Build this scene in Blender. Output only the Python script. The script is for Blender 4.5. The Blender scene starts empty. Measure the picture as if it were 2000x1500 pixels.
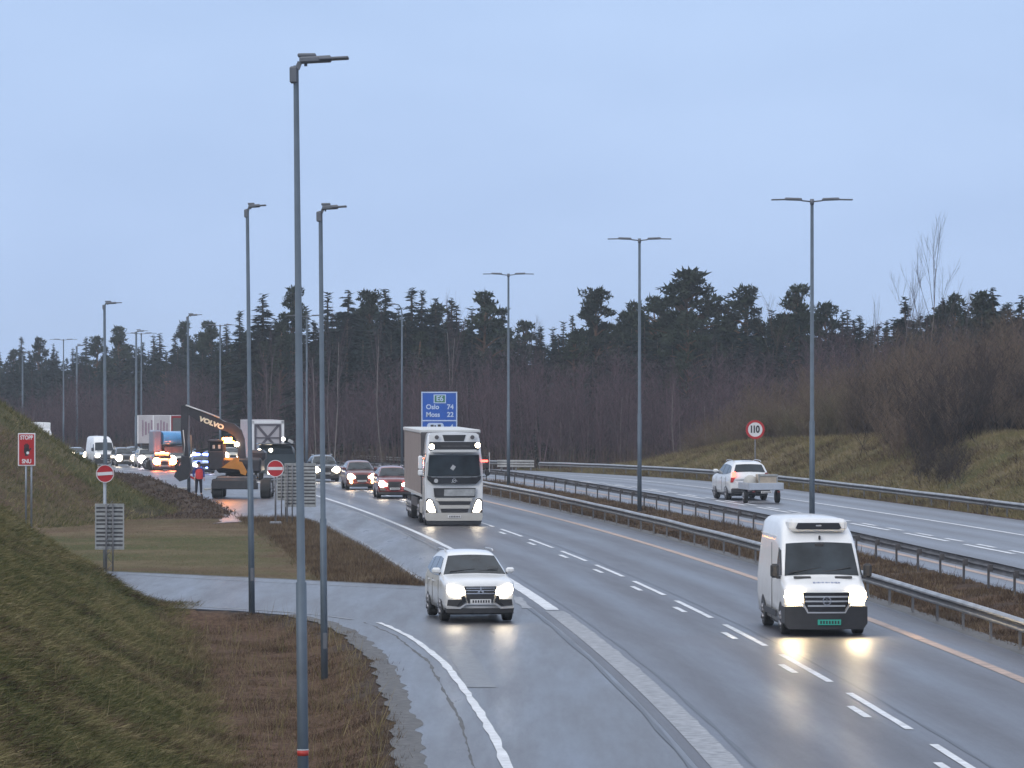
import bpy, math, random
import numpy as np
from mathutils import Vector, Matrix, noise
R = math.radians
PI = math.pi
sc = bpy.context.scene
# ------------------------------------------------------------------ camera
F = 8300.0            # focal length in photograph pixels (2000 wide)
HZ = 755.0            # horizon row
CAM_H = 6.0
cam = bpy.data.objects.new("camera", bpy.data.cameras.new("camera"))
sc.collection.objects.link(cam)
sc.camera = cam
cam.data.sensor_width = 36.0
cam.data.lens = 36.0 * F / 2000.0
cam.data.clip_start = 0.5
cam.data.clip_end = 9000
cam.location = (0, 0, CAM_H)
cam.rotation_euler = (PI / 2 + math.atan((HZ - 750.0) / F), 0, 0)
# ------------------------------------------------------------------ sky
SUN_EL, SUN_AZ = R(24), R(215)
w = bpy.data.worlds.new("World"); sc.world = w; w.use_nodes = True
nt = w.node_tree; nt.nodes.clear()
out = nt.nodes.new("ShaderNodeOutputWorld"); bg = nt.nodes.new("ShaderNodeBackground")
sky = nt.nodes.new("ShaderNodeTexSky"); sky.sky_type = 'NISHITA'; sky.sun_disc = False
sky.sun_elevation = SUN_EL; sky.sun_rotation = SUN_AZ
sky.air_density = 1.6; sky.dust_density = 2.0; sky.ozone_density = 3.0
tc = nt.nodes.new("ShaderNodeTexCoord"); mp = nt.nodes.new("ShaderNodeMapping")
mp.inputs['Scale'].default_value = (5, 5, 12); mp.inputs['Rotation'].default_value = (0, R(38), 0)
nz = nt.nodes.new("ShaderNodeTexNoise"); nz.inputs['Scale'].default_value = 2.2
nz.inputs['Detail'].default_value = 3; nz.inputs['Roughness'].default_value = 0.45
cr = nt.nodes.new("ShaderNodeValToRGB")
cr.color_ramp.elements[0].position = 0.35; cr.color_ramp.elements[0].color = (3.4, 4.65, 7.1, 1)
cr.color_ramp.elements[1].position = 0.66; cr.color_ramp.elements[1].color = (3.75, 5.05, 7.55, 1)
mx = nt.nodes.new("ShaderNodeMix"); mx.data_type = 'RGBA'; mx.inputs['Factor'].default_value = 0.93
nt.links.new(tc.outputs['Generated'], mp.inputs['Vector']); nt.links.new(mp.outputs[0], nz.inputs['Vector'])
nt.links.new(nz.outputs['Fac'], cr.inputs['Fac'])
nt.links.new(sky.outputs[0], mx.inputs[6]); nt.links.new(cr.outputs[0], mx.inputs[7])
# overcast sky: brighter and whiter towards the zenith than near the horizon
sx = nt.nodes.new("ShaderNodeSeparateXYZ"); nt.links.new(tc.outputs['Generated'], sx.inputs[0])
zr = nt.nodes.new("ShaderNodeMapRange"); zr.interpolation_type = 'SMOOTHSTEP'
zr.inputs['From Min'].default_value = 0.10; zr.inputs['From Max'].default_value = 0.75
nt.links.new(sx.outputs['Z'], zr.inputs['Value'])
m2 = nt.nodes.new("ShaderNodeMix"); m2.data_type = 'RGBA'; m2.inputs[7].default_value = (8.6, 8.9, 9.6, 1)
nt.links.new(zr.outputs[0], m2.inputs['Factor']); nt.links.new(mx.outputs[2], m2.inputs[6])
nt.links.new(m2.outputs[2], bg.inputs['Color']); nt.links.new(bg.outputs[0], out.inputs['Surface'])
bg.inputs['Strength'].default_value = 0.10
sun = bpy.data.objects.new("sun", bpy.data.lights.new("sun", 'SUN')); sc.collection.objects.link(sun)
sun.data.energy = 0.8; sun.data.angle = R(25); sun.data.color = (1, 0.96, 0.9)
sun.rotation_euler = (PI / 2 - SUN_EL, 0, PI - SUN_AZ)
sc.view_settings.view_transform = 'Standard'; sc.view_settings.look = 'None'
sc.view_settings.exposure = 0.42; sc.view_settings.gamma = 1.0
sc.cycles.use_denoising = True
sc.cycles.max_bounces = 6; sc.cycles.glossy_bounces = 3; sc.cycles.diffuse_bounces = 3
sc.cycles.volume_bounces = 0
sc.cycles.sample_clamp_indirect = 4.0
sc.cycles.sample_clamp_direct = 24.0

# ------------------------------------------------------------------ helpers
def P(px, py, z=0.0):
    s = (py - HZ) / (CAM_H - z)
    return Vector(((px - 1000.0) / s, F / s, z))
def at(px, Y):
    return (px - 1000.0) * Y / F
def tag(o, label=None, cat=None, group=None, kind=None):
    if label: o["label"] = label
    if cat: o["category"] = cat
    if group: o["group"] = group
    if kind: o["kind"] = kind
    return o
def empty(name, label, cat, loc=(0, 0, 0), rz=0.0, group=None, scale=1.0):
    o = bpy.data.objects.new(name, None); sc.collection.objects.link(o)
    o.location = loc; o.rotation_euler = (0, 0, rz); o.scale = (scale,) * 3
    o.empty_display_size = 0.2
    return tag(o, label, cat, group)
def mesh_obj(name, me, mat=None, parent=None):
    o = bpy.data.objects.new(name, me); sc.collection.objects.link(o)
    if mat is not None and not me.materials:
        me.materials.append(mat)
    if parent is not None: o.parent = parent
    return o
def link_np(name, V, Fc, n, mat, parent=None, smooth=False):
    """V (N,3) float, Fc (M,n) int  -> object"""
    me = bpy.data.meshes.new(name)
    V = np.asarray(V, dtype=np.float32); Fc = np.asarray(Fc, dtype=np.int32)
    me.vertices.add(len(V)); me.vertices.foreach_set("co", V.ravel())
    me.loops.add(Fc.size); me.loops.foreach_set("vertex_index", Fc.ravel())
    me.polygons.add(len(Fc)); me.polygons.foreach_set("loop_start", np.arange(0, Fc.size, n, dtype=np.int32))
    try: me.polygons.foreach_set("loop_total", np.full(len(Fc), n, dtype=np.int32))
    except Exception: pass
    me.update(calc_edges=True)
    if smooth: me.polygons.foreach_set("use_smooth", np.ones(len(Fc), dtype=bool))
    return mesh_obj(name, me, mat, parent)
class MB:
    def __init__(s): s.v = []; s.f = []; s.sm = []
    def add(s, vs, fs, smooth=False):
        b = len(s.v); s.v += [tuple(v) for v in vs]
        for f in fs: s.f.append(tuple(b + i for i in f)); s.sm.append(smooth)
        return s
    def box(s, c, d, rz=0, rx=0, ry=0, ch=0.0):
        x, y, z = d[0] / 2, d[1] / 2, d[2] / 2
        M = Matrix.Translation(c) @ Matrix.Rotation(rz, 4, 'Z') @ Matrix.Rotation(ry, 4, 'Y') @ Matrix.Rotation(rx, 4, 'X')
        if ch <= 0:
            vs = [M @ Vector((a * x, b * y, e * z)) for e in (-1, 1) for b in (-1, 1) for a in (-1, 1)]
            return s.add(vs, [(0, 2, 3, 1), (4, 5, 7, 6), (0, 1, 5, 4), (2, 6, 7, 3), (0, 4, 6, 2), (1, 3, 7, 5)])
        ch = min(ch, x * .9, y * .9, z * .9); vs = []; idx = {}
        for a in (-1, 1):
            for b in (-1, 1):
                for e in (-1, 1):
                    for k in range(3):
                        q = [a * x, b * y, e * z]
                        for j in range(3):
                            if j != k: q[j] -= (a, b, e)[j] * ch
                        idx[(a, b, e, k)] = len(vs); vs.append(M @ Vector(q))
        fs = []
        for k in range(3):
            o = [j for j in range(3) if j != k]
            for sgn in (-1, 1):
                q = []
                for (p0, p1) in ((-1, -1), (1, -1), (1, 1), (-1, 1)):
                    t = [0, 0, 0]; t[k] = sgn; t[o[0]] = p0; t[o[1]] = p1
                    q.append(idx[(t[0], t[1], t[2], k)])
                fs.append(q)
            for p0 in (-1, 1):
                for p1 in (-1, 1):
                    t0 = [0, 0, 0]; t1 = [0, 0, 0]; t0[k] = -1; t1[k] = 1
                    for t in (t0, t1): t[o[0]] = p0; t[o[1]] = p1
                    fs.append([idx[(*t0, o[0])], idx[(*t1, o[0])], idx[(*t1, o[1])], idx[(*t0, o[1])]])
        for a in (-1, 1):
            for b in (-1, 1):
                for e in (-1, 1): fs.append([idx[(a, b, e, k)] for k in range(3)])
        return s.add(vs, fs)
    def tube(s, pts, rad, n=8, caps=True, smooth=True):
        pts = [Vector(p) for p in pts]
        if not isinstance(rad, (list, tuple)): rad = [rad] * len(pts)
        vs = []; fs = []
        for i, p in enumerate(pts):
            d = (pts[min(i + 1, len(pts) - 1)] - pts[max(i - 1, 0)]).normalized()
            u = d.orthogonal().normalized() if i == 0 else (u - d * u.dot(d)).normalized()
            v = d.cross(u)
            for k in range(n):
                a = 2 * PI * k / n; vs.append(p + (u * math.cos(a) + v * math.sin(a)) * rad[i])
        for i in range(len(pts) - 1):
            for k in range(n):
                k2 = (k + 1) % n; fs.append((i * n + k, i * n + k2, (i + 1) * n + k2, (i + 1) * n + k))
        s.add(vs, fs, smooth)
        if caps:
            b = len(s.v) - len(vs)
            s.f.append(tuple(b + k for k in range(n))[::-1]); s.sm.append(False)
            s.f.append(tuple(b + (len(pts) - 1) * n + k for k in range(n))); s.sm.append(False)
        return s
    def rings(s, rg, caps=True, smooth=True, closed=True):
        n = len(rg[0]); vs = [p for r in rg for p in r]; fs = []
        for i in range(len(rg) - 1):
            for k in range(n if closed else n - 1):
                k2 = (k + 1) % n; fs.append((i * n + k, i * n + k2, (i + 1) * n + k2, (i + 1) * n + k))
        s.add(vs, fs, smooth)
        if caps:
            b = len(s.v) - len(vs)
            s.f.append(tuple(b + k for k in range(n))[::-1]); s.sm.append(False)
            s.f.append(tuple(b + (len(rg) - 1) * n + k for k in range(n))); s.sm.append(False)
        return s
    def prism(s, poly, y0, y1, bend=0.0, axis='y'):
        """polygon in x,z extruded along y (axis 'y') or polygon in y,z along x (axis 'x')"""
        n = len(poly)
        if axis == 'y' and bend and max(p[0] for p in poly) - min(p[0] for p in poly) > .45:
            # follow the rounded nose: cut the outline into vertical slices
            xa, xb = min(p[0] for p in poly), max(p[0] for p in poly)
            xs = sorted(set([round(p[0], 4) for p in poly] + [round(xa + (xb - xa) * i / 10, 4) for i in range(11)])); sl = []
            for x in xs:
                x_ = min(max(x, xa + 1e-4), xb - 1e-4); zs = []
                for i in range(n):
                    (ax, az), (bx, bz) = poly[i], poly[(i + 1) % n]
                    if (ax - x_) * (bx - x_) <= 0 and ax != bx: zs.append(az + (bz - az) * (x_ - ax) / (bx - ax))
                if zs: sl.append((x, min(zs), max(zs)))
            vs = []
            for x, a, b in sl: vs += [(x, y0 + bend * x * x, a), (x, y0 + bend * x * x, b), (x, y1 + bend * x * x, b), (x, y1 + bend * x * x, a)]
            fs = [(0, 1, 2, 3), tuple(4 * (len(sl) - 1) + j for j in (3, 2, 1, 0))]
            for i in range(len(sl) - 1):
                for j in range(4): j2 = (j + 1) % 4; fs.append((4 * i + j, 4 * i + 4 + j, 4 * i + 4 + j2, 4 * i + j2))
            return s.add(vs, fs)
        if axis == 'y': vs = [(x, y0 + bend * x * x, z) for x, z in poly] + [(x, y1 + bend * x * x, z) for x, z in poly]
        elif axis == 'x': vs = [(y0, a, b) for a, b in poly] + [(y1, a, b) for a, b in poly]
        else: vs = [(a, b, y0) for a, b in poly] + [(a, b, y1) for a, b in poly]
        fs = [tuple(range(n))[::-1], tuple(range(n, 2 * n))] + [(i, (i + 1) % n, n + (i + 1) % n, n + i) for i in range(n)]
        return s.add(vs, fs)
    def build(s, name, mat, parent=None):
        me = bpy.data.meshes.new(name); me.from_pydata(s.v, [], s.f)
        me.polygons.foreach_set("use_smooth", s.sm); me.update()
        import bmesh
        bm = bmesh.new(); bm.from_mesh(me); bmesh.ops.recalc_face_normals(bm, faces=bm.faces); bm.to_mesh(me); bm.free()
        return mesh_obj(name, me, mat, parent)
def text_part(name, body, size, loc, mat, parent, depth=0.004, align='CENTER', rot=(PI / 2, 0, 0), sx=1.0, bold=0.0):
    c = bpy.data.curves.new(name, 'FONT'); c.body = body; c.size = size; c.extrude = depth
    c.align_x = align; c.align_y = 'CENTER'; c.offset = bold
    t = bpy.data.objects.new("tmp", c); sc.collection.objects.link(t)
    dg = bpy.context.evaluated_depsgraph_get(); dg.update()
    me = bpy.data.meshes.new_from_object(t.evaluated_get(dg))
    bpy.data.objects.remove(t); bpy.data.curves.remove(c)
    me.materials.clear()
    me.transform(Matrix.Translation(loc) @ Matrix.Rotation(rot[2], 4, 'Z') @ Matrix.Rotation(rot[1], 4, 'Y') @ Matrix.Rotation(rot[0], 4, 'X') @ Matrix.Diagonal((sx, 1, 1, 1)))
    return mesh_obj(name, me, mat, parent)

# ------------------------------------------------------------------ materials
def mat(name, col, rough=0.6, metal=0.0, var=0.12, scale=3.0, bump=0.0, bscale=30.0, emit=None, estr=0.0, coat=0.0, spec=0.5, dirt=0.0, dcol=(.1, .09, .07)):
    m = bpy.data.materials.new(name); m.use_nodes = True; n = m.node_tree; b = n.nodes["Principled BSDF"]
    b.inputs['Roughness'].default_value = rough; b.inputs['Metallic'].default_value = metal
    b.inputs['Specular IOR Level'].default_value = spec; b.inputs['Coat Weight'].default_value = coat
    b.inputs['Coat Roughness'].default_value = 0.08
    t = n.nodes.new("ShaderNodeTexCoord"); z = n.nodes.new("ShaderNodeTexNoise")
    z.inputs['Scale'].default_value = scale; z.inputs['Detail'].default_value = 5
    n.links.new(t.outputs['Object'], z.inputs['Vector'])
    r = n.nodes.new("ShaderNodeValToRGB")
    r.color_ramp.elements[0].position = 0.3; r.color_ramp.elements[1].position = 0.7
    r.color_ramp.elements[0].color = tuple(c * (1 - var) for c in col) + (1,)
    r.color_ramp.elements[1].color = tuple(min(1, c * (1 + var)) for c in col) + (1,)
    n.links.new(z.outputs['Fac'], r.inputs['Fac']); last = r.outputs[0]
    if dirt > 0:   # road dirt: noise patches, denser low on the thing (splashed up from the road)
        z2 = n.nodes.new("ShaderNodeTexNoise"); z2.inputs['Scale'].default_value = 2.3; z2.inputs['Detail'].default_value = 7
        n.links.new(t.outputs['Object'], z2.inputs['Vector'])
        sp = n.nodes.new("ShaderNodeSeparateXYZ"); n.links.new(t.outputs['Object'], sp.inputs[0])
        mr = n.nodes.new("ShaderNodeMapRange"); mr.inputs['From Min'].default_value = 1.5; mr.inputs['From Max'].default_value = 0.1
        mr.inputs['To Min'].default_value = 0.12; mr.inputs['To Max'].default_value = 1.25
        n.links.new(sp.outputs['Z'], mr.inputs['Value'])
        mu = n.nodes.new("ShaderNodeMath"); mu.operation = 'MULTIPLY'; n.links.new(z2.outputs['Fac'], mu.inputs[0]); n.links.new(mr.outputs[0], mu.inputs[1])
        m2 = n.nodes.new("ShaderNodeMath"); m2.operation = 'MULTIPLY'; m2.use_clamp = True; n.links.new(mu.outputs[0], m2.inputs[0]); m2.inputs[1].default_value = dirt
        mi = n.nodes.new("ShaderNodeMix"); mi.data_type = 'RGBA'; n.links.new(m2.outputs[0], mi.inputs['Factor'])
        n.links.new(last, mi.inputs[6]); mi.inputs[7].default_value = tuple(dcol) + (1,); last = mi.outputs[2]
    n.links.new(last, b.inputs['Base Color'])
    if bump:
        z3 = n.nodes.new("ShaderNodeTexNoise"); z3.inputs['Scale'].default_value = bscale; z3.inputs['Detail'].default_value = 4
        n.links.new(t.outputs['Object'], z3.inputs['Vector'])
        bp = n.nodes.new("ShaderNodeBump"); bp.inputs['Strength'].default_value = bump; bp.inputs['Distance'].default_value = 0.02
        n.links.new(z3.outputs['Fac'], bp.inputs['Height']); n.links.new(bp.outputs[0], b.inputs['Normal'])
    if emit:
        b.inputs['Emission Color'].default_value = tuple(emit) + (1,); b.inputs['Emission Strength'].default_value = estr
    return m
M = {}
M['galv'] = mat("galvanised_steel", (.30, .33, .37), .5, .55, .18, 4, bump=.1)
M['lampgrey'] = mat("lamp_pole_steel", (.095, .125, .16), .55, .25, .15, 2.5)
M['lamphead'] = mat("lamp_head_grey", (.13, .14, .16), .5, .2, .1, 5)
M['rail'] = mat("guardrail_zinc", (.30, .305, .31), .40, .5, .3, 1.3, bump=.1)
M['groove'] = mat("guardrail_groove_shade", (.07, .07, .075), .6, .3, .3, 2.0)  # shade in the valley between the beam ridges, put into the colour
M['raildark'] = mat("guardrail_dark", (.12, .12, .13), .6, .35, .3, 1.5)  # darker tone for the rail seen from behind
M['post'] = mat("rail_post_zinc", (.17, .17, .18), .6, .4, .3, 3)
M['postdark'] = mat("rail_post_dark", (.09, .085, .09), .65, .3, .3, 3)  # darker post tone, also used on lorry and trailer parts
M['white'] = mat("white_paint", (.74, .76, .78), .32, 0, .03, 2, coat=.6, dirt=.55, dcol=(.22, .2, .18))
M['vanwhite'] = mat("van_white_paint", (.80, .81, .82), .35, 0, .03, 2, coat=.5, dirt=.75, dcol=(.24, .22, .2))
M['plainwhite'] = mat("white_panel", (.72, .73, .74), .5, 0, .06, 2)
M['silver'] = mat("silver_trim", (.55, .55, .56), .3, .6, .05)
M['chrome'] = mat("chrome", (.7, .7, .72), .18, .95, .03)
M['black'] = mat("black_plastic", (.022, .022, .025), .5, 0, .2, 6)
M['gloss'] = mat("black_gloss", (.012, .012, .014), .2, 0, .1, 6, coat=.5)
M['tyre'] = mat("tyre_rubber", (.018, .018, .019), .75, 0, .2, 8)
M['rim'] = mat("alloy_rim", (.28, .28, .3), .35, .7, .1)
M['glass'] = mat("tinted_car_glass", (.02, .028, .036), .10, 0, .5, 1.6, spec=.32, bump=.12, bscale=1.8)
M['headlamp'] = mat("headlamp_light", (1, .95, .85), .3, emit=(1, .84, .62), estr=15)
M['headbright'] = mat("strong_headlamp_light", (1, .95, .85), .3, emit=(1, .76, .44), estr=80)
M['headcool'] = mat("cool_headlamp_light", (1, 1, 1), .3, emit=(1, .86, .93), estr=16)
M['fog'] = mat("amber_lamp_light", (1, .6, .3), .3, emit=(1, .42, .14), estr=22)
M['taillamp'] = mat("red_lamp_light", (.8, .05, .04), .3, emit=(1, .13, .09), estr=3.5)
M['orangebeacon'] = mat("orange_beacon_light", (1, .4, .05), .3, emit=(1, .30, .03), estr=40)
M['bluebeacon'] = mat("blue_beacon_light", (.1, .2, 1), .3, emit=(.12, .2, 1), estr=26)
M['redbeacon'] = mat("hazard_lamp_light", (1, .2, .1), .3, emit=(1, .20, .06), estr=60)
M['dimlamp'] = mat("dim_marker_light", (1, .95, .85), .3, emit=(1, .93, .85), estr=5)
M['lens'] = mat("clear_lamp_lens", (.5, .5, .5), .15, .2, .1)
# ------------------------------------------------------------------ road line and terrain height
_Y = [60, 72, 83, 95, 107, 119, 131, 142, 160, 175, 190, 216, 235, 260, 300, 340, 388, 430, 480]
_X = [7.2, 6.95, 6.6, 6.08, 5.4, 4.65, 3.85, 2.95, 1.3, -.3, -2.0, -5.1, -7.2, -10.6, -16.8, -24.6, -36.2, -48.5, -66]
_c = np.polyfit(np.array(_Y) / 100.0, _X, 4)
_cd = np.polyder(_c)
def L(Y):
    Y = np.asarray(Y, dtype=float); q = np.clip(Y, 40, 480) / 100.0
    v = np.polyval(_c, q); e = np.polyval(_cd, q) / 100.0
    return v + (Y - np.clip(Y, 40, 480)) * e
def dL(Y): return float(np.polyval(_cd, min(max(Y, 40), 480) / 100.0) / 100.0)
def smooth(a, b, x):
    t = np.clip((np.asarray(x, dtype=float) - a) / (b - a), 0, 1); return t * t * (3 - 2 * t)
def smax(a, b, k=0.25): return 0.5 * (a + b + np.sqrt((a - b) ** 2 + k * k)) - 0.5 * k * np.exp(-np.abs(a - b) * 2)
EDGE_N = np.array([(40, -.8), (60, -1.45), (67, -1.75), (77, -2.1), (93, -3.0), (103, -4.05), (108, -4.9), (111.5, -6.0), (113.5, -7.4), (115, -9.4), (118, -13), (124, -20), (134, -32), (146, -50)])
EDGE_F = np.array([(127, -2.5), (129.4, -4.6), (132.8, -8), (137, -12.6), (143, -19), (152, -30), (168, -50)])
def noise2(X, Y, s, seed=0.0):
    X = np.asarray(X, dtype=float); Y = np.asarray(Y, dtype=float)
    o = np.empty(X.size); xr = X.ravel(); yr = Y.ravel()
    for i in range(X.size): o[i] = noise.noise((xr[i] * s + seed, yr[i] * s - seed, seed * .37))
    return o.reshape(X.shape)
def G(X, Y, rough=True):
    X = np.asarray(X, dtype=float); Y = np.asarray(Y, dtype=float)
    o = X - L(Y)
    dip = -1.4 * smooth(235, 415, Y)
    z = 0.25 * smooth(5.8, 8.6, o)
    med = np.exp(-((o - 7.2) / 1.1) ** 2)
    z = z - 0.10 * med
    # right-hand bank
    B = np.interp(Y, [60, 150, 230, 262, 290, 322, 340], [3.8, 3.5, 3.2, 2.7, 2.3, .25, 0])
    wdt = np.interp(Y, [150, 290, 330], [10.5, 8, 6])
    z = z + B * smooth(23.6, 23.6 + 1.0, o) ** 0 * smooth(0, 1, (o - 23.7) / wdt)
    z = z - 0.7 * smooth(23.4, 27, o) * smooth(318, 345, Y)
    # near left bank
    edge = np.interp(Y, EDGE_N[:, 0], EDGE_N[:, 1])
    dE = edge - X
    toe = np.interp(Y, [40, 67, 90, 105, 114], [-2.6, -4.6, -6.9, -8.2, -9.2])
    d1 = toe - X
    fall = 1 - smooth(113.0, 118.5, Y - np.maximum(0, (-9.4 - X)) * .62)
    bank = np.where(d1 > 0, 0.60 * d1 - .22 * (1 - np.exp(-d1 / .8)), 0) * fall
    bank = np.minimum(bank, 9)
    ditch = -0.34 * smooth(0.1, 1.6, dE) * (1 - smooth(111, 114, Y)) * (Y < 116)
    left = np.where(Y < 130, ditch + bank, 0)
    # far left bank
    toe2 = np.interp(Y, [170, 183, 200, 222, 250, 300, 350], [-24, -19.0, -16.1, -19.2, -23.4, -30.6, -41])
    d2 = toe2 - X
    front = smooth(176, 200, Y + np.maximum(0, -17 - X) * 1.2)
    bank2 = np.where(d2 > 0, 0.68 * d2 - .3 * (1 - np.exp(-d2 / .9)), 0) * front
    bank2 = np.minimum(bank2, 7.5) * (1 - smooth(300, 350, Y))
    left = left + bank2
    # dug-up earth along the road edge
    xl = np.interp(Y, [185, 201, 226, 269, 293, 340, 400], [-12.8, -13.4, -16.6, -22.7, -27, -33.5, -47])
    dd = xl - X
    mound = 0.42 * np.exp(-((dd - 1.5) / 1.0) ** 2) * smooth(192, 206, Y) * (1 - smooth(285, 310, Y))
    if rough and X.size > 1:
        mound = mound * (1.0 + 1.1 * noise2(X, Y, .45, 3.1))
        rr = noise2(X, Y, .33, 1.7) * .16 + noise2(X, Y, 1.1, 5.2) * .07
        msk = np.clip(smooth(.5, 2, d1) * (Y < 122) + smooth(.3, 2, d2) * front + smooth(24, 26, o), 0, 1)
        left = left + rr * msk
    left = left + mound
    # the land rises behind the forest edge a little, left woods
    far = 0.0
    return z + left * (o < 0) + dip + far
def g1(x, y): return float(G(np.array([x]), np.array([y]), False)[0])

# terrain sheet
rows = np.concatenate([np.arange(14, 50, 3.0), np.arange(50, 140, .7), np.arange(140, 215, 1.2), np.arange(215, 300, 2.2), np.arange(300, 460, 5), np.geomspace(460, 1500, 24)])
u = np.concatenate([np.linspace(-1.6, -.2, 15)[:-1], np.linspace(-.2, -.135, 16)[:-1], np.linspace(-.135, .0, 100)[:-1], np.linspace(0, .14, 66)[:-1], np.linspace(.14, .24, 14)[:-1], np.linspace(.24, 1.6, 14)])
YY, UU = np.meshgrid(rows, u, indexing='ij')
XX = UU * np.maximum(YY, 40)
ZZ = G(XX, YY)
oo = XX - L(YY)
def under_road(X, Y):
    o = X - L(Y)
    e = np.interp(Y, EDGE_N[:, 0], EDGE_N[:, 1])
    f = np.where(Y < 127, 99, np.interp(Y, EDGE_F[:, 0], EDGE_F[:, 1]))
    a = (o > -4.0) & (o < 5.1)
    b = (o > 9.7) & (o < 22.4)
    c = (Y < 146) & (X > e + .1) & (o < 0) & ((Y < 127) | (X < f - .2)) & (Y > 40)
    isl = np.interp(Y, [127, 155.6, 181, 194, 197], [-2.4, -5.2, -7.85, -9.6, -11.5])
    xl = np.interp(Y, [185, 186, 201, 226, 269, 293, 340, 400], [-13.2, -13.2, -13.6, -16.8, -22.9, -27.2, -33.7, -47.2])
    d = (Y >= 127) & (Y <= 197) & (X > isl + .1) & (o < 0)
    e2 = (Y > 197) & (X > xl + .2) & (o < 0)
    e3 = (Y > 188.5) & (Y <= 197) & (X > -13.2) & (X < -11.6)
    return a | b | c | d | e2
ZZ = ZZ - np.where(under_road(XX, YY) & (YY < 700), 0.06, 0.0)
# land cover, painted per vertex: r = lush green, g = dry / heather brown, b = bare earth or gravel
toe = np.interp(YY, [40, 67, 90, 105, 114], [-2.6, -4.6, -6.9, -8.2, -9.2])
d1 = toe - XX
n1 = noise2(XX, YY, .22, 9.0); n2 = noise2(XX, YY, .7, 4.0)
nearL = (YY < 124) & (oo < 0)
grn = np.where(nearL, smooth(-.3, .9, d1 + n2 * .8), 0)
bandn = noise2(XX * .25, YY, .16, 19.0)
grn = np.where((YY >= 124) & (oo < -4), np.clip(.38 + n1 * .7 + bandn * 1.6, 0, 1), grn)
grn = np.where(oo > 23, np.clip(.35 + n1 * 1.1 + smooth(28, 24, oo) * 0 - .25 * smooth(30, 36, oo), 0, 1), grn)
brn = np.where(nearL, 1 - grn, 0)
islR = (YY > 126) & (YY < 196) & (oo < -4)
isl_edge = np.interp(YY, [127, 155.6, 181, 194], [-2.4, -5.2, -7.85, -9.6])
brn = np.where(islR, smooth(-4.2, -2.2, XX - isl_edge + 1.6 * n2), brn)
grn = np.where(islR, grn * (1 - brn), grn)
toe2 = np.interp(YY, [170, 183, 200, 222, 250, 300, 350], [-24, -19.0, -16.1, -19.2, -23.4, -30.6, -41])
xl = np.interp(YY, [185, 201, 226, 269, 293, 340, 400], [-12.8, -13.4, -16.6, -22.7, -27, -33.5, -47])
brn = np.where(islR & (YY > 168), np.maximum(brn, np.clip(.55 * smooth(168, 184, YY) + n2 * .9, 0, .85)), brn)
brn = np.where(islR & (YY < 141) & (XX < -4), np.maximum(brn, np.clip(.25 + n2, 0, .6)), brn)
earth = (YY > 192) & (YY < 320) & (oo < -4)
ear = np.where(earth, 1 - smooth(.2, 1.4, (toe2 - XX) + n2), 0)
edge = np.interp(YY, EDGE_N[:, 0], EDGE_N[:, 1])
ear = np.where(nearL & (YY < 114), np.maximum(ear, 1 - smooth(.25, .8, (edge - XX) + n2 * .5)), ear)
ear = np.where((oo > 4.5) & (oo < 10.2), np.clip(.45 + n2 * 1.2, 0, 1), ear)
brn = np.where((oo > 4.5) & (oo < 10.2), 1, brn)
brn = np.where((oo > 10) & (oo < 24.5), 1, brn)
ear = np.where((oo > 22) & (oo < 24.2), .4, ear)
NR, NC = YY.shape
Vt = np.stack([XX, YY, ZZ], -1).reshape(-1, 3)
ii = np.arange(NR * NC).reshape(NR, NC)
Ft = np.stack([ii[:-1, :-1], ii[:-1, 1:], ii[1:, 1:], ii[1:, :-1]], -1).reshape(-1, 4)

def n_new(n, t, **kw):
    x = n.nodes.new(t)
    for k, v in kw.items(): x.inputs[k.replace('_', ' ')].default_value = v
    return x
def mixc(n, fac, a, b, blend='MIX'):
    m = n.nodes.new("ShaderNodeMix"); m.data_type = 'RGBA'; m.blend_type = blend
    if isinstance(fac, (int, float)): m.inputs['Factor'].default_value = fac
    else: n.links.new(fac, m.inputs['Factor'])
    for s, v in ((6, a), (7, b)):
        if isinstance(v, tuple): m.inputs[s].default_value = v + (1,)
        else: n.links.new(v, m.inputs[s])
    return m.outputs[2]
def ramp(n, fac, p0, p1, c0=(0, 0, 0), c1=(1, 1, 1)):
    r = n.nodes.new("ShaderNodeValToRGB"); e = r.color_ramp.elements
    e[0].position = p0; e[1].position = p1; e[0].color = c0 + (1,); e[1].color = c1 + (1,)
    n.links.new(fac, r.inputs['Fac']); return r.outputs[0]
GR1, GR2 = (.045, .055, .022), (.12, .115, .05)
DRY1, DRY2 = (.062, .038, .027), (.155, .100, .068)
EA1, EA2 = (.045, .033, .028), (.11, .085, .07)
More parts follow.
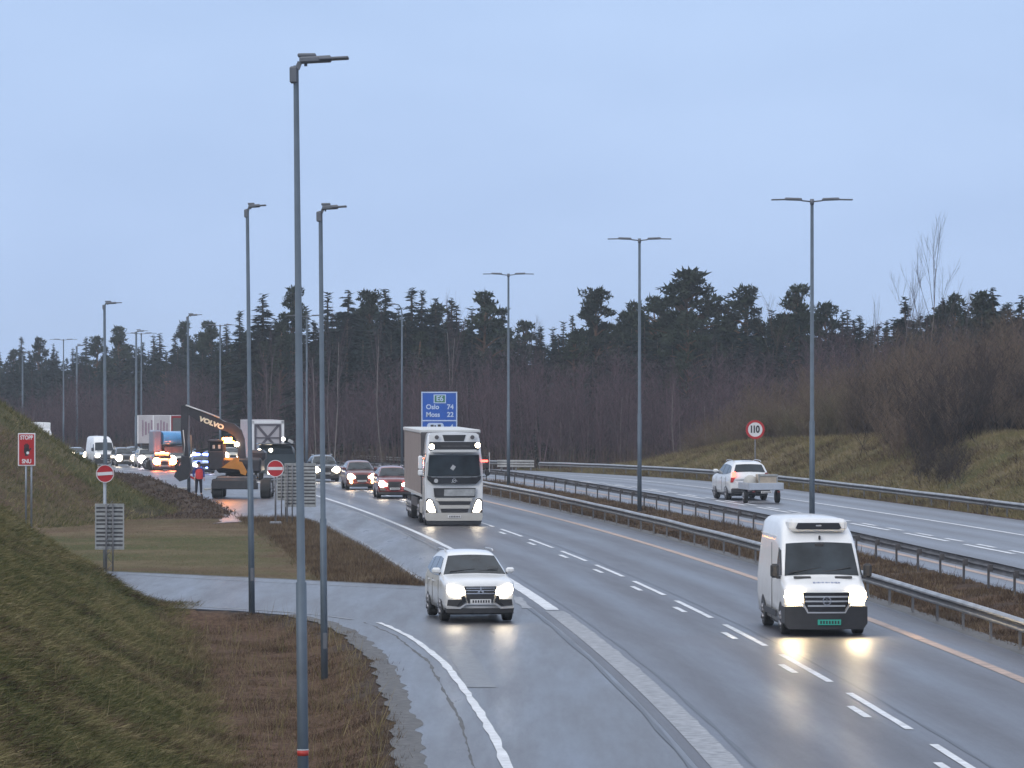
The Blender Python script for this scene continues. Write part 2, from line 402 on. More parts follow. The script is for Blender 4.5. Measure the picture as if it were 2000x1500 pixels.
def grass_ground():
    m = bpy.data.materials.new("grass_ground"); m.use_nodes = True; n = m.node_tree; b = n.nodes["Principled BSDF"]
    b.inputs['Roughness'].default_value = .95; b.inputs['Specular IOR Level'].default_value = .04
    t = n.nodes.new("ShaderNodeTexCoord"); at_ = n.nodes.new("ShaderNodeAttribute"); at_.attribute_name = "cover"
    s = n.nodes.new("ShaderNodeSeparateColor"); n.links.new(at_.outputs['Color'], s.inputs[0])
    mpn = n_new(n, "ShaderNodeMapping"); mpn.inputs['Scale'].default_value = (1, .45, 2.2); mpn.inputs['Rotation'].default_value = (0, 0, R(20))
    n.links.new(t.outputs['Object'], mpn.inputs['Vector'])
    za = n_new(n, "ShaderNodeTexNoise", Scale=.9, Detail=6, Roughness=.65); n.links.new(mpn.outputs[0], za.inputs['Vector'])
    zb = n_new(n, "ShaderNodeTexNoise", Scale=7.0, Detail=6, Roughness=.7); n.links.new(mpn.outputs[0], zb.inputs['Vector'])
    zc = n_new(n, "ShaderNodeTexNoise", Scale=.25, Detail=3); n.links.new(t.outputs['Object'], zc.inputs['Vector'])
    gr = mixc(n, ramp(n, zb.outputs['Fac'], .35, .68), GR1, GR2)
    dry = mixc(n, ramp(n, zb.outputs['Fac'], .32, .68), DRY1, DRY2)
    straw = mixc(n, ramp(n, za.outputs['Fac'], .3, .7), (.22, .165, .11), (.12, .092, .058))
    ea = mixc(n, ramp(n, zb.outputs['Fac'], .35, .7), EA1, EA2)
    c = mixc(n, ramp(n, zc.outputs['Fac'], .38, .62), straw, mixc(n, .5, straw, gr))
    g_amt = n_new(n, "ShaderNodeMath"); g_amt.operation = 'MULTIPLY'; g_amt.use_clamp = True
    n.links.new(s.outputs[0], g_amt.inputs[0]); n.links.new(ramp(n, za.outputs['Fac'], .25, .5, (.55,) * 3, (1,) * 3), g_amt.inputs[1])
    c = mixc(n, g_amt.outputs[0], c, gr); c = mixc(n, s.outputs[1], c, dry); c = mixc(n, s.outputs[2], c, ea)
    n.links.new(c, b.inputs['Base Color'])
    bp = n_new(n, "ShaderNodeBump", Strength=.7, Distance=.12); n.links.new(zb.outputs['Fac'], bp.inputs['Height']); n.links.new(bp.outputs[0], b.inputs['Normal'])
    return m
M['ground'] = grass_ground()
ter = link_np("terrain", Vt, Ft, 4, M['ground'], smooth=True)
tag(ter, kind="structure")
ca = ter.data.color_attributes.new("cover", 'FLOAT_COLOR', 'POINT')
ca.data.foreach_set("color", np.stack([grn, brn, ear, np.ones_like(grn)], -1).astype(np.float32).ravel())

# ------------------------------------------------------------------ wet asphalt
def asphalt(name, c0, c1, wet0, wet1, tracks=True, sky=.5, coat=.75):
    m = bpy.data.materials.new(name); m.use_nodes = True; n = m.node_tree; b = n.nodes["Principled BSDF"]
    b.inputs['Specular IOR Level'].default_value = sky
    b.inputs['Coat Weight'].default_value = coat; b.inputs['Coat IOR'].default_value = 1.36
    g = n.nodes.new("ShaderNodeTexCoord")
    uv = n.nodes.new("ShaderNodeUVMap")
    z1 = n_new(n, "ShaderNodeTexNoise", Scale=.35, Detail=8, Roughness=.68)
    mpn = n_new(n, "ShaderNodeMapping"); mpn.inputs['Scale'].default_value = (2.2, .16, 1); n.links.new(uv.outputs[0], mpn.inputs['Vector'])
    n.links.new(mpn.outputs[0], z1.inputs['Vector'])
    z2 = n_new(n, "ShaderNodeTexNoise", Scale=14.0, Detail=4, Roughness=.75); n.links.new(g.outputs['Object'], z2.inputs['Vector'])
    z3 = n_new(n, "ShaderNodeTexNoise", Scale=.6, Detail=4); n.links.new(g.outputs['Object'], z3.inputs['Vector'])
    col = mixc(n, ramp(n, z1.outputs['Fac'], .3, .7), c0, c1)
    col = mixc(n, .48, col, mixc(n, ramp(n, z2.outputs['Fac'], .35, .65), (.012, .012, .016), (.085, .085, .095)), 'MIX')
    fac = ramp(n, z1.outputs['Fac'], .32, .68)
    if tracks:
        s = n.nodes.new("ShaderNodeSeparateXYZ"); n.links.new(uv.outputs[0], s.inputs[0])
        ad = n_new(n, "ShaderNodeMath"); ad.operation = 'ADD'; ad.inputs[1].default_value = 31.03; n.links.new(s.outputs[0], ad.inputs[0])
        mo = n_new(n, "ShaderNodeMath"); mo.operation = 'MULTIPLY'; mo.inputs[1].default_value = 2 * PI / 1.9; n.links.new(ad.outputs[0], mo.inputs[0])
        co = n_new(n, "ShaderNodeMath"); co.operation = 'COSINE'; n.links.new(mo.outputs[0], co.inputs[0])
        mr = n_new(n, "ShaderNodeMapRange"); mr.inputs['From Min'].default_value = -1; n.links.new(co.outputs[0], mr.inputs['Value'])
        fac = mixc(n, .4, fac, mr.outputs[0])
        col = mixc(n, mr.outputs[0], col, mixc(n, .22, col, (.015, .015, .018)))
    n.links.new(col, b.inputs['Base Color'])
    rr = n_new(n, "ShaderNodeMapRange"); rr.inputs['To Min'].default_value = wet0; rr.inputs['To Max'].default_value = wet1
    n.links.new(fac, rr.inputs['Value']); n.links.new(rr.outputs[0], b.inputs['Roughness'])
    cw = n_new(n, "ShaderNodeMath"); cw.operation = 'MULTIPLY'; cw.inputs[1].default_value = .8; n.links.new(rr.outputs[0], cw.inputs[0]); n.links.new(cw.outputs[0], b.inputs['Coat Roughness'])
    bp = n_new(n, "ShaderNodeBump", Strength=.6, Distance=.012); n.links.new(z2.outputs['Fac'], bp.inputs['Height'])
    bp2 = n_new(n, "ShaderNodeBump", Strength=.25, Distance=.03); n.links.new(z3.outputs['Fac'], bp2.inputs['Height']); n.links.new(bp.outputs[0], bp2.inputs['Normal'])
    n.links.new(bp2.outputs[0], b.inputs['Normal']); n.links.new(bp2.outputs[0], b.inputs['Coat Normal'])
    return m
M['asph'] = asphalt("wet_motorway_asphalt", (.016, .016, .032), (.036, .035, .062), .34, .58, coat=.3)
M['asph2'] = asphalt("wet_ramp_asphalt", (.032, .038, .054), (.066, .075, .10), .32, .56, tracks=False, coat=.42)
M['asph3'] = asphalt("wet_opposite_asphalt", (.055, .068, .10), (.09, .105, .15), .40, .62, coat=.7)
M['mark'] = mat("road_marking_white", (.60, .62, .65), .5, 0, .22, 2.5, bump=.2, bscale=40)
M['worn'] = mat("road_marking_worn", (.23, .235, .25), .45, 0, .45, 5.0, bump=.4, bscale=20)
M['yel'] = mat("road_marking_yellow", (.36, .25, .19), .5, 0, .28, 2.0, bump=.2)
M['seam'] = mat("wet_asphalt_seam", (.025, .025, .03), .38, 0, .3, 2.0)
M['patch'] = mat('worn_asphalt_patch', (.13, .135, .145), .42, 0, .3, 4.0, bump=.3, bscale=20)
M['gravel'] = mat("wet_gravel", (.075, .072, .07), .6, 0, .55, 6.0, bump=.8, bscale=14, spec=.35)

def ribbon(name, o0, o1, Y0, Y1, dz, m, step=2.0, skirt=0.0, cols=1, kind="structure", jitter=0.0, js=.3, add=None):
    ys = np.arange(Y0, Y1 + step * .5, step); V = []; UV = []; nC = cols + 1
    offs = list(np.linspace(o0, o1, nC))
    for y in ys:
        sl = math.sqrt(1 + dL(y) ** 2)
        for k, o in enumerate(offs):
            oj = o + (noise.noise((y * js, k * 7.7, o0)) * jitter if jitter and k in (0, cols) else 0)
            x = float(L(y)) + oj * sl
            zc = o if 0 else oj
            z = (0.25 if o0 > 8 else 0.0) + (-1.4 * float(smooth(235, 415, y))) + dz
            V.append((x, y, z)); UV.append((oj, y))
    Fc = []
    for i in range(len(ys) - 1):
        for k in range(cols):
            a = i * nC + k; Fc.append((a, a + 1, a + 1 + nC, a + nC))
    if skirt:
        nb = len(V)
        for i, y in enumerate(ys):
            for k in (0, cols):
                v = V[i * nC + k]; V.append((v[0] + (-.25 if k == 0 else .25), v[1], v[2] - skirt)); UV.append(UV[i * nC + k])
        for i in range(len(ys) - 1):
            Fc.append((i * nC, (i + 1) * nC, nb + 2 * (i + 1), nb + 2 * i))
            Fc.append((i * nC + cols, nb + 2 * i + 1, nb + 2 * (i + 1) + 1, (i + 1) * nC + cols))
    me = bpy.data.meshes.new(name); me.from_pydata(V, [], Fc)
    uvl = me.uv_layers.new(name="UVMap")
    for l in me.loops: uvl.data[l.index].uv = UV[l.vertex_index]
    me.update()
    o = mesh_obj(name, me, m)
    if kind: tag(o, kind=kind)
    return o
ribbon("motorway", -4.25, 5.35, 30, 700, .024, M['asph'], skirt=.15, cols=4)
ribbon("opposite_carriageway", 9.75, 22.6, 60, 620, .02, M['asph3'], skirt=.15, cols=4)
ribbon("shoulder_gravel", 5.3, 6.0, 60, 320, .0, M['gravel'], skirt=.15, jitter=.2)
# ramp, merge area and lay-by polygon (flat part), then the shoulder strip beyond
def poly_sheet(name, pts, z, m, skirt=.0, kind="structure"):
    from mathutils.geometry import tessellate_polygon
    tri = tessellate_polygon([[Vector((x, y, 0)) for x, y in pts]])
    V = [(x, y, z) for x, y in pts]; Fc = [tuple(t) for t in tri]; n = len(V)
    # consistent up-facing
    F2 = []
    for a, b, c in Fc:
        va, vb, vc = (Vector(V[i]) for i in (a, b, c))
        F2.append((a, b, c) if (vb - va).cross(vc - va).z > 0 else (a, c, b))
    if skirt:
        V += [(x, y, z - skirt) for x, y in pts]
        F2 += [(i, (i + 1) % n, n + (i + 1) % n, n + i) for i in range(n)]
    me = bpy.data.meshes.new(name); me.from_pydata(V, [], F2)
    uvl = me.uv_layers.new(name="UVMap")
    for l in me.loops:
        v = V[l.vertex_index]; uvl.data[l.index].uv = (v[0], v[1])
    me.update(); o = mesh_obj(name, me, m); tag(o, kind=kind); return o
def wob(pts, amp, sd, sub=1.2):
    out_ = []
    for (a, b) in zip(pts[:-1], pts[1:]):
        k = max(1, int((Vector(b) - Vector(a)).length / sub))
        for j in range(k):
            p = Vector(a).lerp(Vector(b), j / k)
            out_.append((p.x + noise.noise((p.x * .9, p.y * .9, sd)) * amp, p.y + noise.noise((p.x * .9, p.y * .9, sd + 9)) * amp))
    out_.append(tuple(pts[-1])); return out_
near_edge = [(float(x), float(y)) for y, x in EDGE_N if y > 45]
near_edge = [(-1.0, 42.0)] + near_edge
far_edge = [(float(x), float(y)) for y, x in EDGE_F][::-1]
isl_edge_pts = [(-2.35, 127.6), (-5.2, 155.6), (-7.85, 181), (-9.2, 192), (-10.2, 195.5), (-11.0, 190), (-13.1, 186)]
right_side = [(float(L(y)) - 4.1, float(y)) for y in np.arange(42, 238, 4.0)]
lay_left = [(-12.95, 187), (-13.5, 201), (-16.7, 226), (-18.4, 234)]
poly = wob(near_edge, .10, 1.0, sub=.6) + wob(far_edge, .15, 2.0) + wob(isl_edge_pts, .18, 3.0) + wob(lay_left, .25, 4.0) + right_side[::-1]
poly_sheet("ramp_road", poly, .019, M['asph2'], skirt=.12)
# shoulder strip beyond Y=232 following the left earth edge
ys = np.arange(232, 440, 4.0); V = []; UV = []
for y in ys:
    xl_ = float(np.interp(y, [226, 269, 293, 340, 400, 440], [-16.7, -22.8, -27.1, -33.6, -47.1, -60]))
    z = -1.4 * float(smooth(235, 415, y)) + .019
    V += [(xl_, y, z), (float(L(y)) - 4.1, y, z)]; UV += [(0, y), (4, y)]
me = bpy.data.meshes.new("lay_by_road"); me.from_pydata(V, [], [(2 * i, 2 * i + 1, 2 * i + 3, 2 * i + 2) for i in range(len(ys) - 1)])
uvl = me.uv_layers.new(name="UVMap")
for l in me.loops: uvl.data[l.index].uv = UV[l.vertex_index]
tag(mesh_obj("lay_by_road", me, M['asph2']), kind="structure")
# gravel shoulder of the near ramp (between asphalt edge line and ditch)
def strip(name, pts, w0, w1, z, m, jitter=0.0, kind="structure", sub=.8, side=0):
    pts = [Vector((x, y, 0)) for x, y in pts]; q = []
    for a, b in zip(pts[:-1], pts[1:]):
        k = max(1, int((b - a).length / sub)); q += [a.lerp(b, j / k) for j in range(k)]
    q.append(pts[-1]); V = []
    for _ in range(3):
        q = [q[0]] + [(q[i - 1] + q[i] * 2 + q[i + 1]) / 4 for i in range(1, len(q) - 1)] + [q[-1]]
    for i, p in enumerate(q):
        d = (q[min(i + 1, len(q) - 1)] - q[max(i - 1, 0)]).normalized(); nn = Vector((-d.y, d.x, 0)); t = i / (len(q) - 1)
        wd = w0 + (w1 - w0) * t
        j0 = noise.noise((p.x * 1.3, p.y * 1.3, 2.2)) * jitter; j1 = noise.noise((p.x * 1.3, p.y * 1.3, 7.2)) * jitter
        a = p + nn * (wd / 2 + j0) ; b = p - nn * (wd / 2 + j1)
        V += [(a.x, a.y, z), (b.x, b.y, z)]
    me = bpy.data.meshes.new(name); me.from_pydata(V, [], [(2 * i, 2 * i + 1, 2 * i + 3, 2 * i + 2) for i in range(len(q) - 1)])
    me.update(); o = mesh_obj(name, me, m)
    if kind: tag(o, kind=kind)
    return o
strip("ramp_gravel", [(e[0] + .14, e[1]) for e in near_edge if 45 < e[1] < 112], .50, .45, .0235, M['gravel'], jitter=.16, sub=.4)
strip("verge_dirt", [(e[0] , e[1] + .16) for e in far_edge], .34, .34, .022, M['gravel'], jitter=.14, sub=.4)
strip("verge_dirt", [(e[0] - .1, e[1] + .1) for e in isl_edge_pts[:5]], .30, .34, .022, M['gravel'], jitter=.14, sub=.4)
strip("tyre_track", [(e[0] + 1.15, e[1] - .2) for e in near_edge if 45 < e[1] < 110], .04, .05, .0225, M['gravel'], jitter=.07, sub=.5)
for cp in ([(1010, 1236), (1058, 1232)], [(250, 1140), (420, 1152), (600, 1160)]):
    strip("asphalt_crack", px_line(cp) if 'px_line' in globals() else [tuple(P(x, y)[:2]) for x, y in cp], .035, .03, .0232, M['crackmat'] if 'crackmat' in M else M.setdefault('crackmat', mat('crack_sealer', (.03, .03, .033), .35)), jitter=.05, sub=.5)
# ---- markings
def px_line(pts, z=0): return [tuple(P(x, y, z)[:2]) for x, y in pts]
strip("ramp_edge_line", px_line([(1022, 1560), (990, 1500), (960, 1430), (905, 1345), (870, 1300), (830, 1265), (785, 1237), (740, 1218)]), .17, .14, .031, M['mark'], jitter=.05, kind="structure")
strip("ramp_edge_line", px_line([(690, 1212), (600, 1200), (480, 1191), (370, 1186), (300, 1182)]), .10, .12, .031, M['worn'], jitter=.05)
strip("ramp_worn_patch", px_line([(890, 1265), (915, 1300), (940, 1345)]), .5, .6, .027, M['patch'], jitter=.06)
strip("island_edge_line", px_line([(830, 1152), (700, 1147), (500, 1137), (330, 1128), (245, 1122)]), .12, .14, .031, M['worn'], jitter=.06)
strip("island_edge_line", px_line([(838, 1146), (790, 1112), (728, 1072), (655, 1030), (640, 1018)]), .1, .1, .031, M['worn'], jitter=.08)
ribbon("motorway_edge_line", -4.05, -3.55, 44, 113.5, .032, M['worn'], step=1, jitter=.06, js=1.0)
ribbon("motorway_edge_line", -3.98, -3.62, 113.6, 137, .032, M['mark'], step=1, jitter=.03, js=1.0)
ribbon("motorway_edge_line", -3.92, -3.72, 137.1, 430, .032, M['mark'], step=2, jitter=.02, js=1.0)
ribbon("motorway_seam", -4.42, -4.34, 44, 175, .030, M['seam'], step=2, jitter=.06)
ribbon("motorway_seam", -3.38, -3.32, 44, 150, .030, M['seam'], step=2, jitter=.06)
ribbon("motorway_seam", .32, .38, 44, 175, .030, M['seam'], step=2, jitter=.05)
ribbon("motorway_yellow_line", 3.84, 4.12, 44, 430, .032, M['yel'], step=2, jitter=.02, js=1.0)
ribbon("opposite_yellow_line", 10.5, 10.78, 60, 430, .028, M['yel'], step=2, jitter=.02, js=1.0)
ribbon("opposite_edge_line", 18.6, 18.8, 60, 430, .028, M['mark'], step=2, jitter=.02, js=1.0)
for k in range(-4, 28):
    yb = 106.8 + 11.9 * k
    ribbon("lane_dash", -.075, .075, yb - 9.0, yb - .2, .034, M['mark'], step=1.1, jitter=.012, js=2.0)
    ribbon("lane_dash", -.47, -.32, yb - 6.3, yb - 3.6, .034, M['mark'], step=.9, jitter=.012, js=2.0)
    if yb > 100:
        ribbon("opposite_lane_dash", 14.46, 14.68, yb - 9.0, yb - .2, .030, M['mark'], step=1.1, jitter=.012)
        ribbon("opposite_lane_dash", 14.95, 15.15, yb - 9.3, yb - 6.5, .030, M['mark'], step=1.1)
        ribbon("opposite_lane_dash", 14.95, 15.15, yb - 3.4, yb - .6, .030, M['mark'], step=1.1)
strip("merge_arrow", px_line([(1008, 1168), (1030, 1190)]), .3, .25, .031, M['worn'], jitter=.1)
strip("gore_line", px_line([(660, 990), (700, 1003), (760, 1030), (800, 1050)]), .12, .1, .0315, M['worn'], jitter=.05)
# ------------------------------------------------------------------ guard rails
WB = [(.0, .31), (.03, .30), (.08, .25), (.08, .21), (.0, .165), (.0, .145), (.08, .10), (.08, .06), (.03, .01), (.0, .0)]
def guardrail(name, label, off, Y0, Y1, zb, face, mrail, mpost, top=.75, spacing=4.0, flip=False, endbox=False):
    """face=-1: corrugation faces the near side"""
    Yc = (Y0 + Y1) / 2
    root = empty(name, label, "guard rail", (float(L(Y0)) + off, Y0, 0), group=None)
    base = Vector(root.location)
    def pt(y, o):
        dip = -1.4 * float(smooth(235, 415, y)); sl = math.sqrt(1 + dL(y) ** 2)
        return Vector((float(L(y)) + o * sl, y, zb + dip)) - base
    rg = []; thick = .012
    for y in np.arange(Y0, Y1 + 1, 3.0):
        r = []
        wave = noise.noise((y * .12, off, 0)) * .015
        for a, h in WB: r.append(pt(y, off + face * a) + Vector((0, 0, top - .31 + h + wave)))
        for a, h in WB[::-1]: r.append(pt(y, off + face * (a - thick)) + Vector((0, 0, top - .31 + h + wave)))
        rg.append(r)
    ro = MB().rings(rg, smooth=False).build("rail", mrail, root)
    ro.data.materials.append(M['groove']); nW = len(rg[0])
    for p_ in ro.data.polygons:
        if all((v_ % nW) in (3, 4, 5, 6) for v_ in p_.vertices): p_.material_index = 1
    pm = MB().box((0, 0, top / 2 - .35), (.06, .10, top + .55), ch=.01)
    pm.box((face * .06, 0, top - .155), (.12, .09, .2))
    first = None; n = 0
    for y in np.arange(Y0 + 1, Y1, spacing):
        if n >= 99: break
        n += 1
        q = pt(y, off - face * .16)
        if first is None: first = pm.build("post", mpost, root); o = first
        else: o = first.copy(); sc.collection.objects.link(o); o.parent = root
        o.location = q; o.rotation_euler = (0, 0, -dL(y))
    return root
guardrail("guard_rail", "galvanised two-ridged guard rail beside the yellow line, nearest the white refrigerated van", 5.55, 60, 330, .02, -1, M['rail'], M['post'])
guardrail("guard_rail", "dark guard rail seen from behind, on the far side of the grass median", 9.3, 84, 330, .24, 1, M['raildark'], M['postdark'], spacing=4.0)
Y3 = 250.0
while 1000 + F * (float(L(Y3)) + 22.9) / Y3 > 1036: Y3 += .5
r3 = guardrail("guard_rail", "galvanised guard rail along the foot of the right grassy bank", 22.9, 130, Y3, .22, -1, M['rail'], M['post'], spacing=4.0)
r4 = guardrail("guard_rail", "distant pale guard rail running behind the red cars at the forest edge", 22.9, Y3 + 9, 470, .22, -1, M['rail'], M['post'], spacing=4.0)
# flared stacked end panel where the rail begins again
e = empty("guard_rail_end", "flared guard rail end panel with three stacked beams, behind the articulated lorry", "guard rail end", (float(L(Y3)) + 22.95, Y3 + .3, g1(float(L(Y3)) + 22.0, Y3) - .02), math.atan(-dL(Y3)) * 0 - R(20))
mb = MB()
for k in range(3): mb.box((-1.2, -.1, .38 + .2 * k), (3.0, .05, .15), ch=.02)
mb.build("beam", M['rail'], e)
for x in (-2.4, -1.2, 0): MB().box((x, 0, .15), (.1, .08, 1.3)).build("post", M['post'], e)

# ------------------------------------------------------------------ street lamps
def pole_mesh(H, r0, r1):
    return MB().tube([(0, 0, -.3), (0, 0, H * .36), (0, 0, H * .361), (0, 0, H)], [r0, r0 * .93, r0 * .74, r1], 12)
def single_lamp(label, x, y, z, H, k=1.0, group=None, lean=0.0, r0=.10, r1=.055, sticker=False, rz=0.0, arm=.85):
    o = empty("street_lamp", label, "street lamp", (x, y, z), rz, group)
    o.rotation_euler = (0, lean, rz)
    pole_mesh(H, r0 * k, r1 * k).build("pole", M['lampgrey'], o)
    MB().box((-.03 * k, 0, H - .12), (.11 * k, .11 * k, .22), ch=.02).box((.035 * k, 0, H + .0), (.06, .07, .1), ry=.4).build("bracket", M['lamphead'], o)
    h = MB(); k_ = k; k = k
    h.box((.32 * k, 0, H + .075), (.52 * k, .22 * k, .085 * k), ry=R(-2), ch=.02)
    h.box((.18 * k, 0, H + .135 * k), (.3 * k, .16 * k, .05 * k), ch=.015)
    h.box((.62 * k, 0, H + .085), (.48 * k, .28 * k, .035 * k), ry=R(-2), ch=.01)
    h.box((.16 * k, 0, H + .015), (.05 * k, .05 * k, .05 * k))
    h.v = [(v[0] * arm, v[1], v[2]) for v in h.v]
    h.build("lamp_head", M['lamphead'], o)
    MB().box((0, 0, .02), (.3, .3, .06), ch=.01).build("base_plate", M['galv'], o)
    if 5 < H < 12 and not sticker: MB().box((.02, -r0 * .93, 1.1), (.085, .02, .34), ch=.006).build("access_door", M['lamphead'], o)
    if sticker:
        MB().tube([(0, 0, sticker - .035), (0, 0, sticker + .035)], r0 * .97, 12).build("warning_sticker", M['stickred'], o)
        MB().tube([(0, 0, sticker + .034), (0, 0, sticker + .048)], r0 * .975, 12).build("sticker_band", M['mark'], o)
    return o
M['stickred'] = mat("sticker_red", (.45, .04, .03), .5)
def double_lamp(label, x, y, z, H, k=1.0, group=None, rz=0.0):
    o = empty("double_street_lamp", label, "street lamp", (x, y, z), rz, group)
    pole_mesh(H, .105 * k, .06 * k).build("pole", M['lampgrey'], o)
    MB().tube([(0, 0, H - .12), (0, 0, H + .08)], .075 * k, 10).build("bracket", M['lamphead'], o)
    for s in (-1, 1):
        h = MB().tube([(0, 0, H - .02), (s * .35, 0, H + .02), (s * .45, 0, H + .06)], .028, 6)
        h.box((s * .68, 0, H + .075), (.62, .30, .10), ry=s * R(-2), ch=.03)
        h.box((s * 1.13, 0, H + .06), (.7, .34, .045), ry=s * R(1.0), ch=.015)
        h.build("lamp_head", M['lamphead'], o)
    return o
# near single lamps on the ramp side
def lamp_from(px_top, py_top, px_base, py_base=None, H=10.0, zb=None, Y=None, **kw):
    if Y is None:
        s = (py_base - py_top) / H; Y = F / s
    s = F / Y
    x = (px_base - 1000) / s; xt = (px_top - 1000) / s
    z = CAM_H - (py_base - HZ) / s if py_base else zb
    zt = CAM_H + (HZ - py_top) / s
    return single_lamp(kw.pop('label'), x, Y, z, zt - z, lean=math.atan((xt - x) / (zt - z)), **kw)
lamp_from(578, 128, 594, None, Y=55, zb=-.3, label="nearest and tallest single-arm street lamp, with red sticker low on its pole", arm=.82, sticker=1.56, r0=.078, r1=.036, k=.97)
lamp_from(483, 408, 492, 1203, Y=112.6, label="single-arm street lamp standing at the ramp's near edge, on a grey footplate", arm=.58, r0=.085, r1=.045, k=1.0)
lamp_from(626, 412, 634, 1352, H=10.3, label="single-arm street lamp in the brown ditch just behind the nearest lamp", arm=.62, r0=.075, r1=.042, k=1.05)
lamp_from(204, 595, 206, None, Y=205, zb=-.2, label="single-arm street lamp behind the round no-entry sign, in front of the distant white van", r0=.095, r1=.055, k=1.15)
lamp_from(367, 618, 369, 987, H=10.2, label="single-arm street lamp in dug-up earth beside the excavator boom", r0=.09, r1=.05, k=1.05)
xx = at(785, 300); o = empty("street_lamp", "slender gooseneck street lamp rising behind the articulated lorry's left side", "street lamp", (xx, 300, g1(xx, 300)), 0)
Hh = (HZ - 612) / F * 300 + CAM_H - o.location.z
MB().tube([(0, 0, -.3), (0, 0, Hh)], [.1, .05], 10).build("pole", M['lampgrey'], o)
MB().tube([(0, 0, Hh), (-.05, 0, Hh + .35), (-.22, 0, Hh + .6), (-.5, 0, Hh + .66)], .04, 8).build("arm", M['lampgrey'], o)
MB().box((-.75, 0, Hh + .66), (.55, .26, .1), ch=.03).build("lamp_head", M['lamphead'], o)
dl = [(1586, 393, 154.6, 12.5, "tall double-headed median lamp rising behind the refrigerated van"),
      (1249, 469, 197, 12.5, "double-headed median lamp halfway between the lorry and the refrigerated van"),
      (993, 537, 247, 12.5, "double-headed median lamp just right of the articulated lorry"),
      (599, 618, 318, 12.5, "slender distant lamp mostly hidden behind the nearest lamp pole"),
      (430, 636, 369, 12.5, "distant double-headed lamp above the excavator's orange beacon"),
      (276, 652, 403, 12.0, "faint distant double-headed lamp standing right of its twin by the box lorry"),
      (124, 664, 461, 12.0, "faint hazy double-headed lamp over the far left forest")]
for px, py, Y, H, lb in dl:
    s = F / Y; x = (px - 1000) / s; zt = CAM_H + (HZ - py) / s; z = g1(x, Y)
    double_lamp(lb, x, Y, z, zt - z, group="double-headed lamps along the median", k=1.0)
for px, py, Y, lb in ((266, 648, 400, "faint distant single-arm lamp standing left of its double-headed neighbour"),
                      (150, 676, 470, "thin hazy lamp left of the distant white van"),
                      (44, 690, 520, "farthest hazy lamp pole above the grass bank at the left edge")):
    s = F / Y; x = (px - 1000) / s; zt = CAM_H + (HZ - py) / s; z = g1(x, Y)
    single_lamp(lb, x, Y, z, zt - z, k=1.5, r0=.1, r1=.06)

# ------------------------------------------------------------------ signs
M['signred'] = mat("sign_red", (.42, .012, .018), .45, 0, .1, 3)
M['signwhite'] = mat("sign_white", (.68, .68, .70), .45, 0, .06, 3)
M['signblue'] = mat("sign_blue", (.004, .085, .42), .4, 0, .06, 2)
M['signgreen'] = mat("sign_green", (.03, .17, .10), .45, 0, .06, 3)
M['signtext'] = mat("sign_reflective_text", (.50, .60, .78), .45, 0, .05, 3)
M['signblack'] = mat("sign_black", (.02, .02, .025), .5, 0, .1, 3)
M['alu'] = mat("aluminium_profile", (.36, .37, .37), .5, .35, .2, 5)
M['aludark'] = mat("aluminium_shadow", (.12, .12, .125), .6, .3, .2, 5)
def disc(mb, c, r, y0, y1, n=36):
    return mb.prism([(c[0] + r * math.cos(2 * PI * k / n), c[1] + r * math.sin(2 * PI * k / n)) for k in range(n)], y0, y1)
def ring(mb, c, r0, r1, y0, y1, n=40):
    vs = []; fs = []
    for k in range(n):
        a = 2 * PI * k / n
        for r, y in ((r0, y0), (r1, y0), (r1, y1), (r0, y1)): vs.append((c[0] + r * math.cos(a), y, c[1] + r * math.sin(a)))
    for k in range(n):
        k2 = (k + 1) % n
        for j in range(4): fs.append((4 * k + j, 4 * k2 + j, 4 * k2 + (j + 1) % 4, 4 * k + (j + 1) % 4))
    return mb.add(vs, fs)
def no_entry(label, px, pyc, pyb, s, tilt=0.0, rz=0.0, sx=1.0, rpx=17, post_r=.04, braces=False):
    Y = F / s; x = (px - 1000) / s; z = CAM_H - (pyb - HZ) / s
    o = empty("no_entry_sign", label, "road sign", (x, Y, z), rz)
    hc = (pyb - pyc) / s; r = rpx / s
    p = MB(); disc(p, (0, hc), r, -.02, .0); p.build("sign_plate", M['signred'], o)
    p = MB(); ring(p, (0, hc), r * .93, r, -.028, -.021); p.build("rim", M['signwhite'], o)
    MB().box((0, -.027, hc), (r * 1.72, .01, r * .36), ry=tilt).build("bar", M['signwhite'], o)
    MB().tube([(0, .06, -.3), (0, .06, hc + r * .6)], post_r, 10).build("post", M['post'] if s < 50 else M['galv'], o)
    if braces:
        MB().box((0, 0, hc - r - .12), (1.0 * r, .03, .03)).build("brace", M['galv'], o)
        MB().box((0, 0.06, .1), (.5, .3, .12), ch=.03).build("footing", M['galv'], o)
    return o, Y, x, z
no_entry("round no-entry sign above the narrow slatted sign back by the grass bank", 205, 925, 1116, 60, tilt=R(-3), rz=R(12), rpx=17.5, post_r=.055)
no_entry("round no-entry sign on a thin dark post left of the big slatted sign backs", 538, 915, 1026, 45.5, rpx=16.5, braces=True)
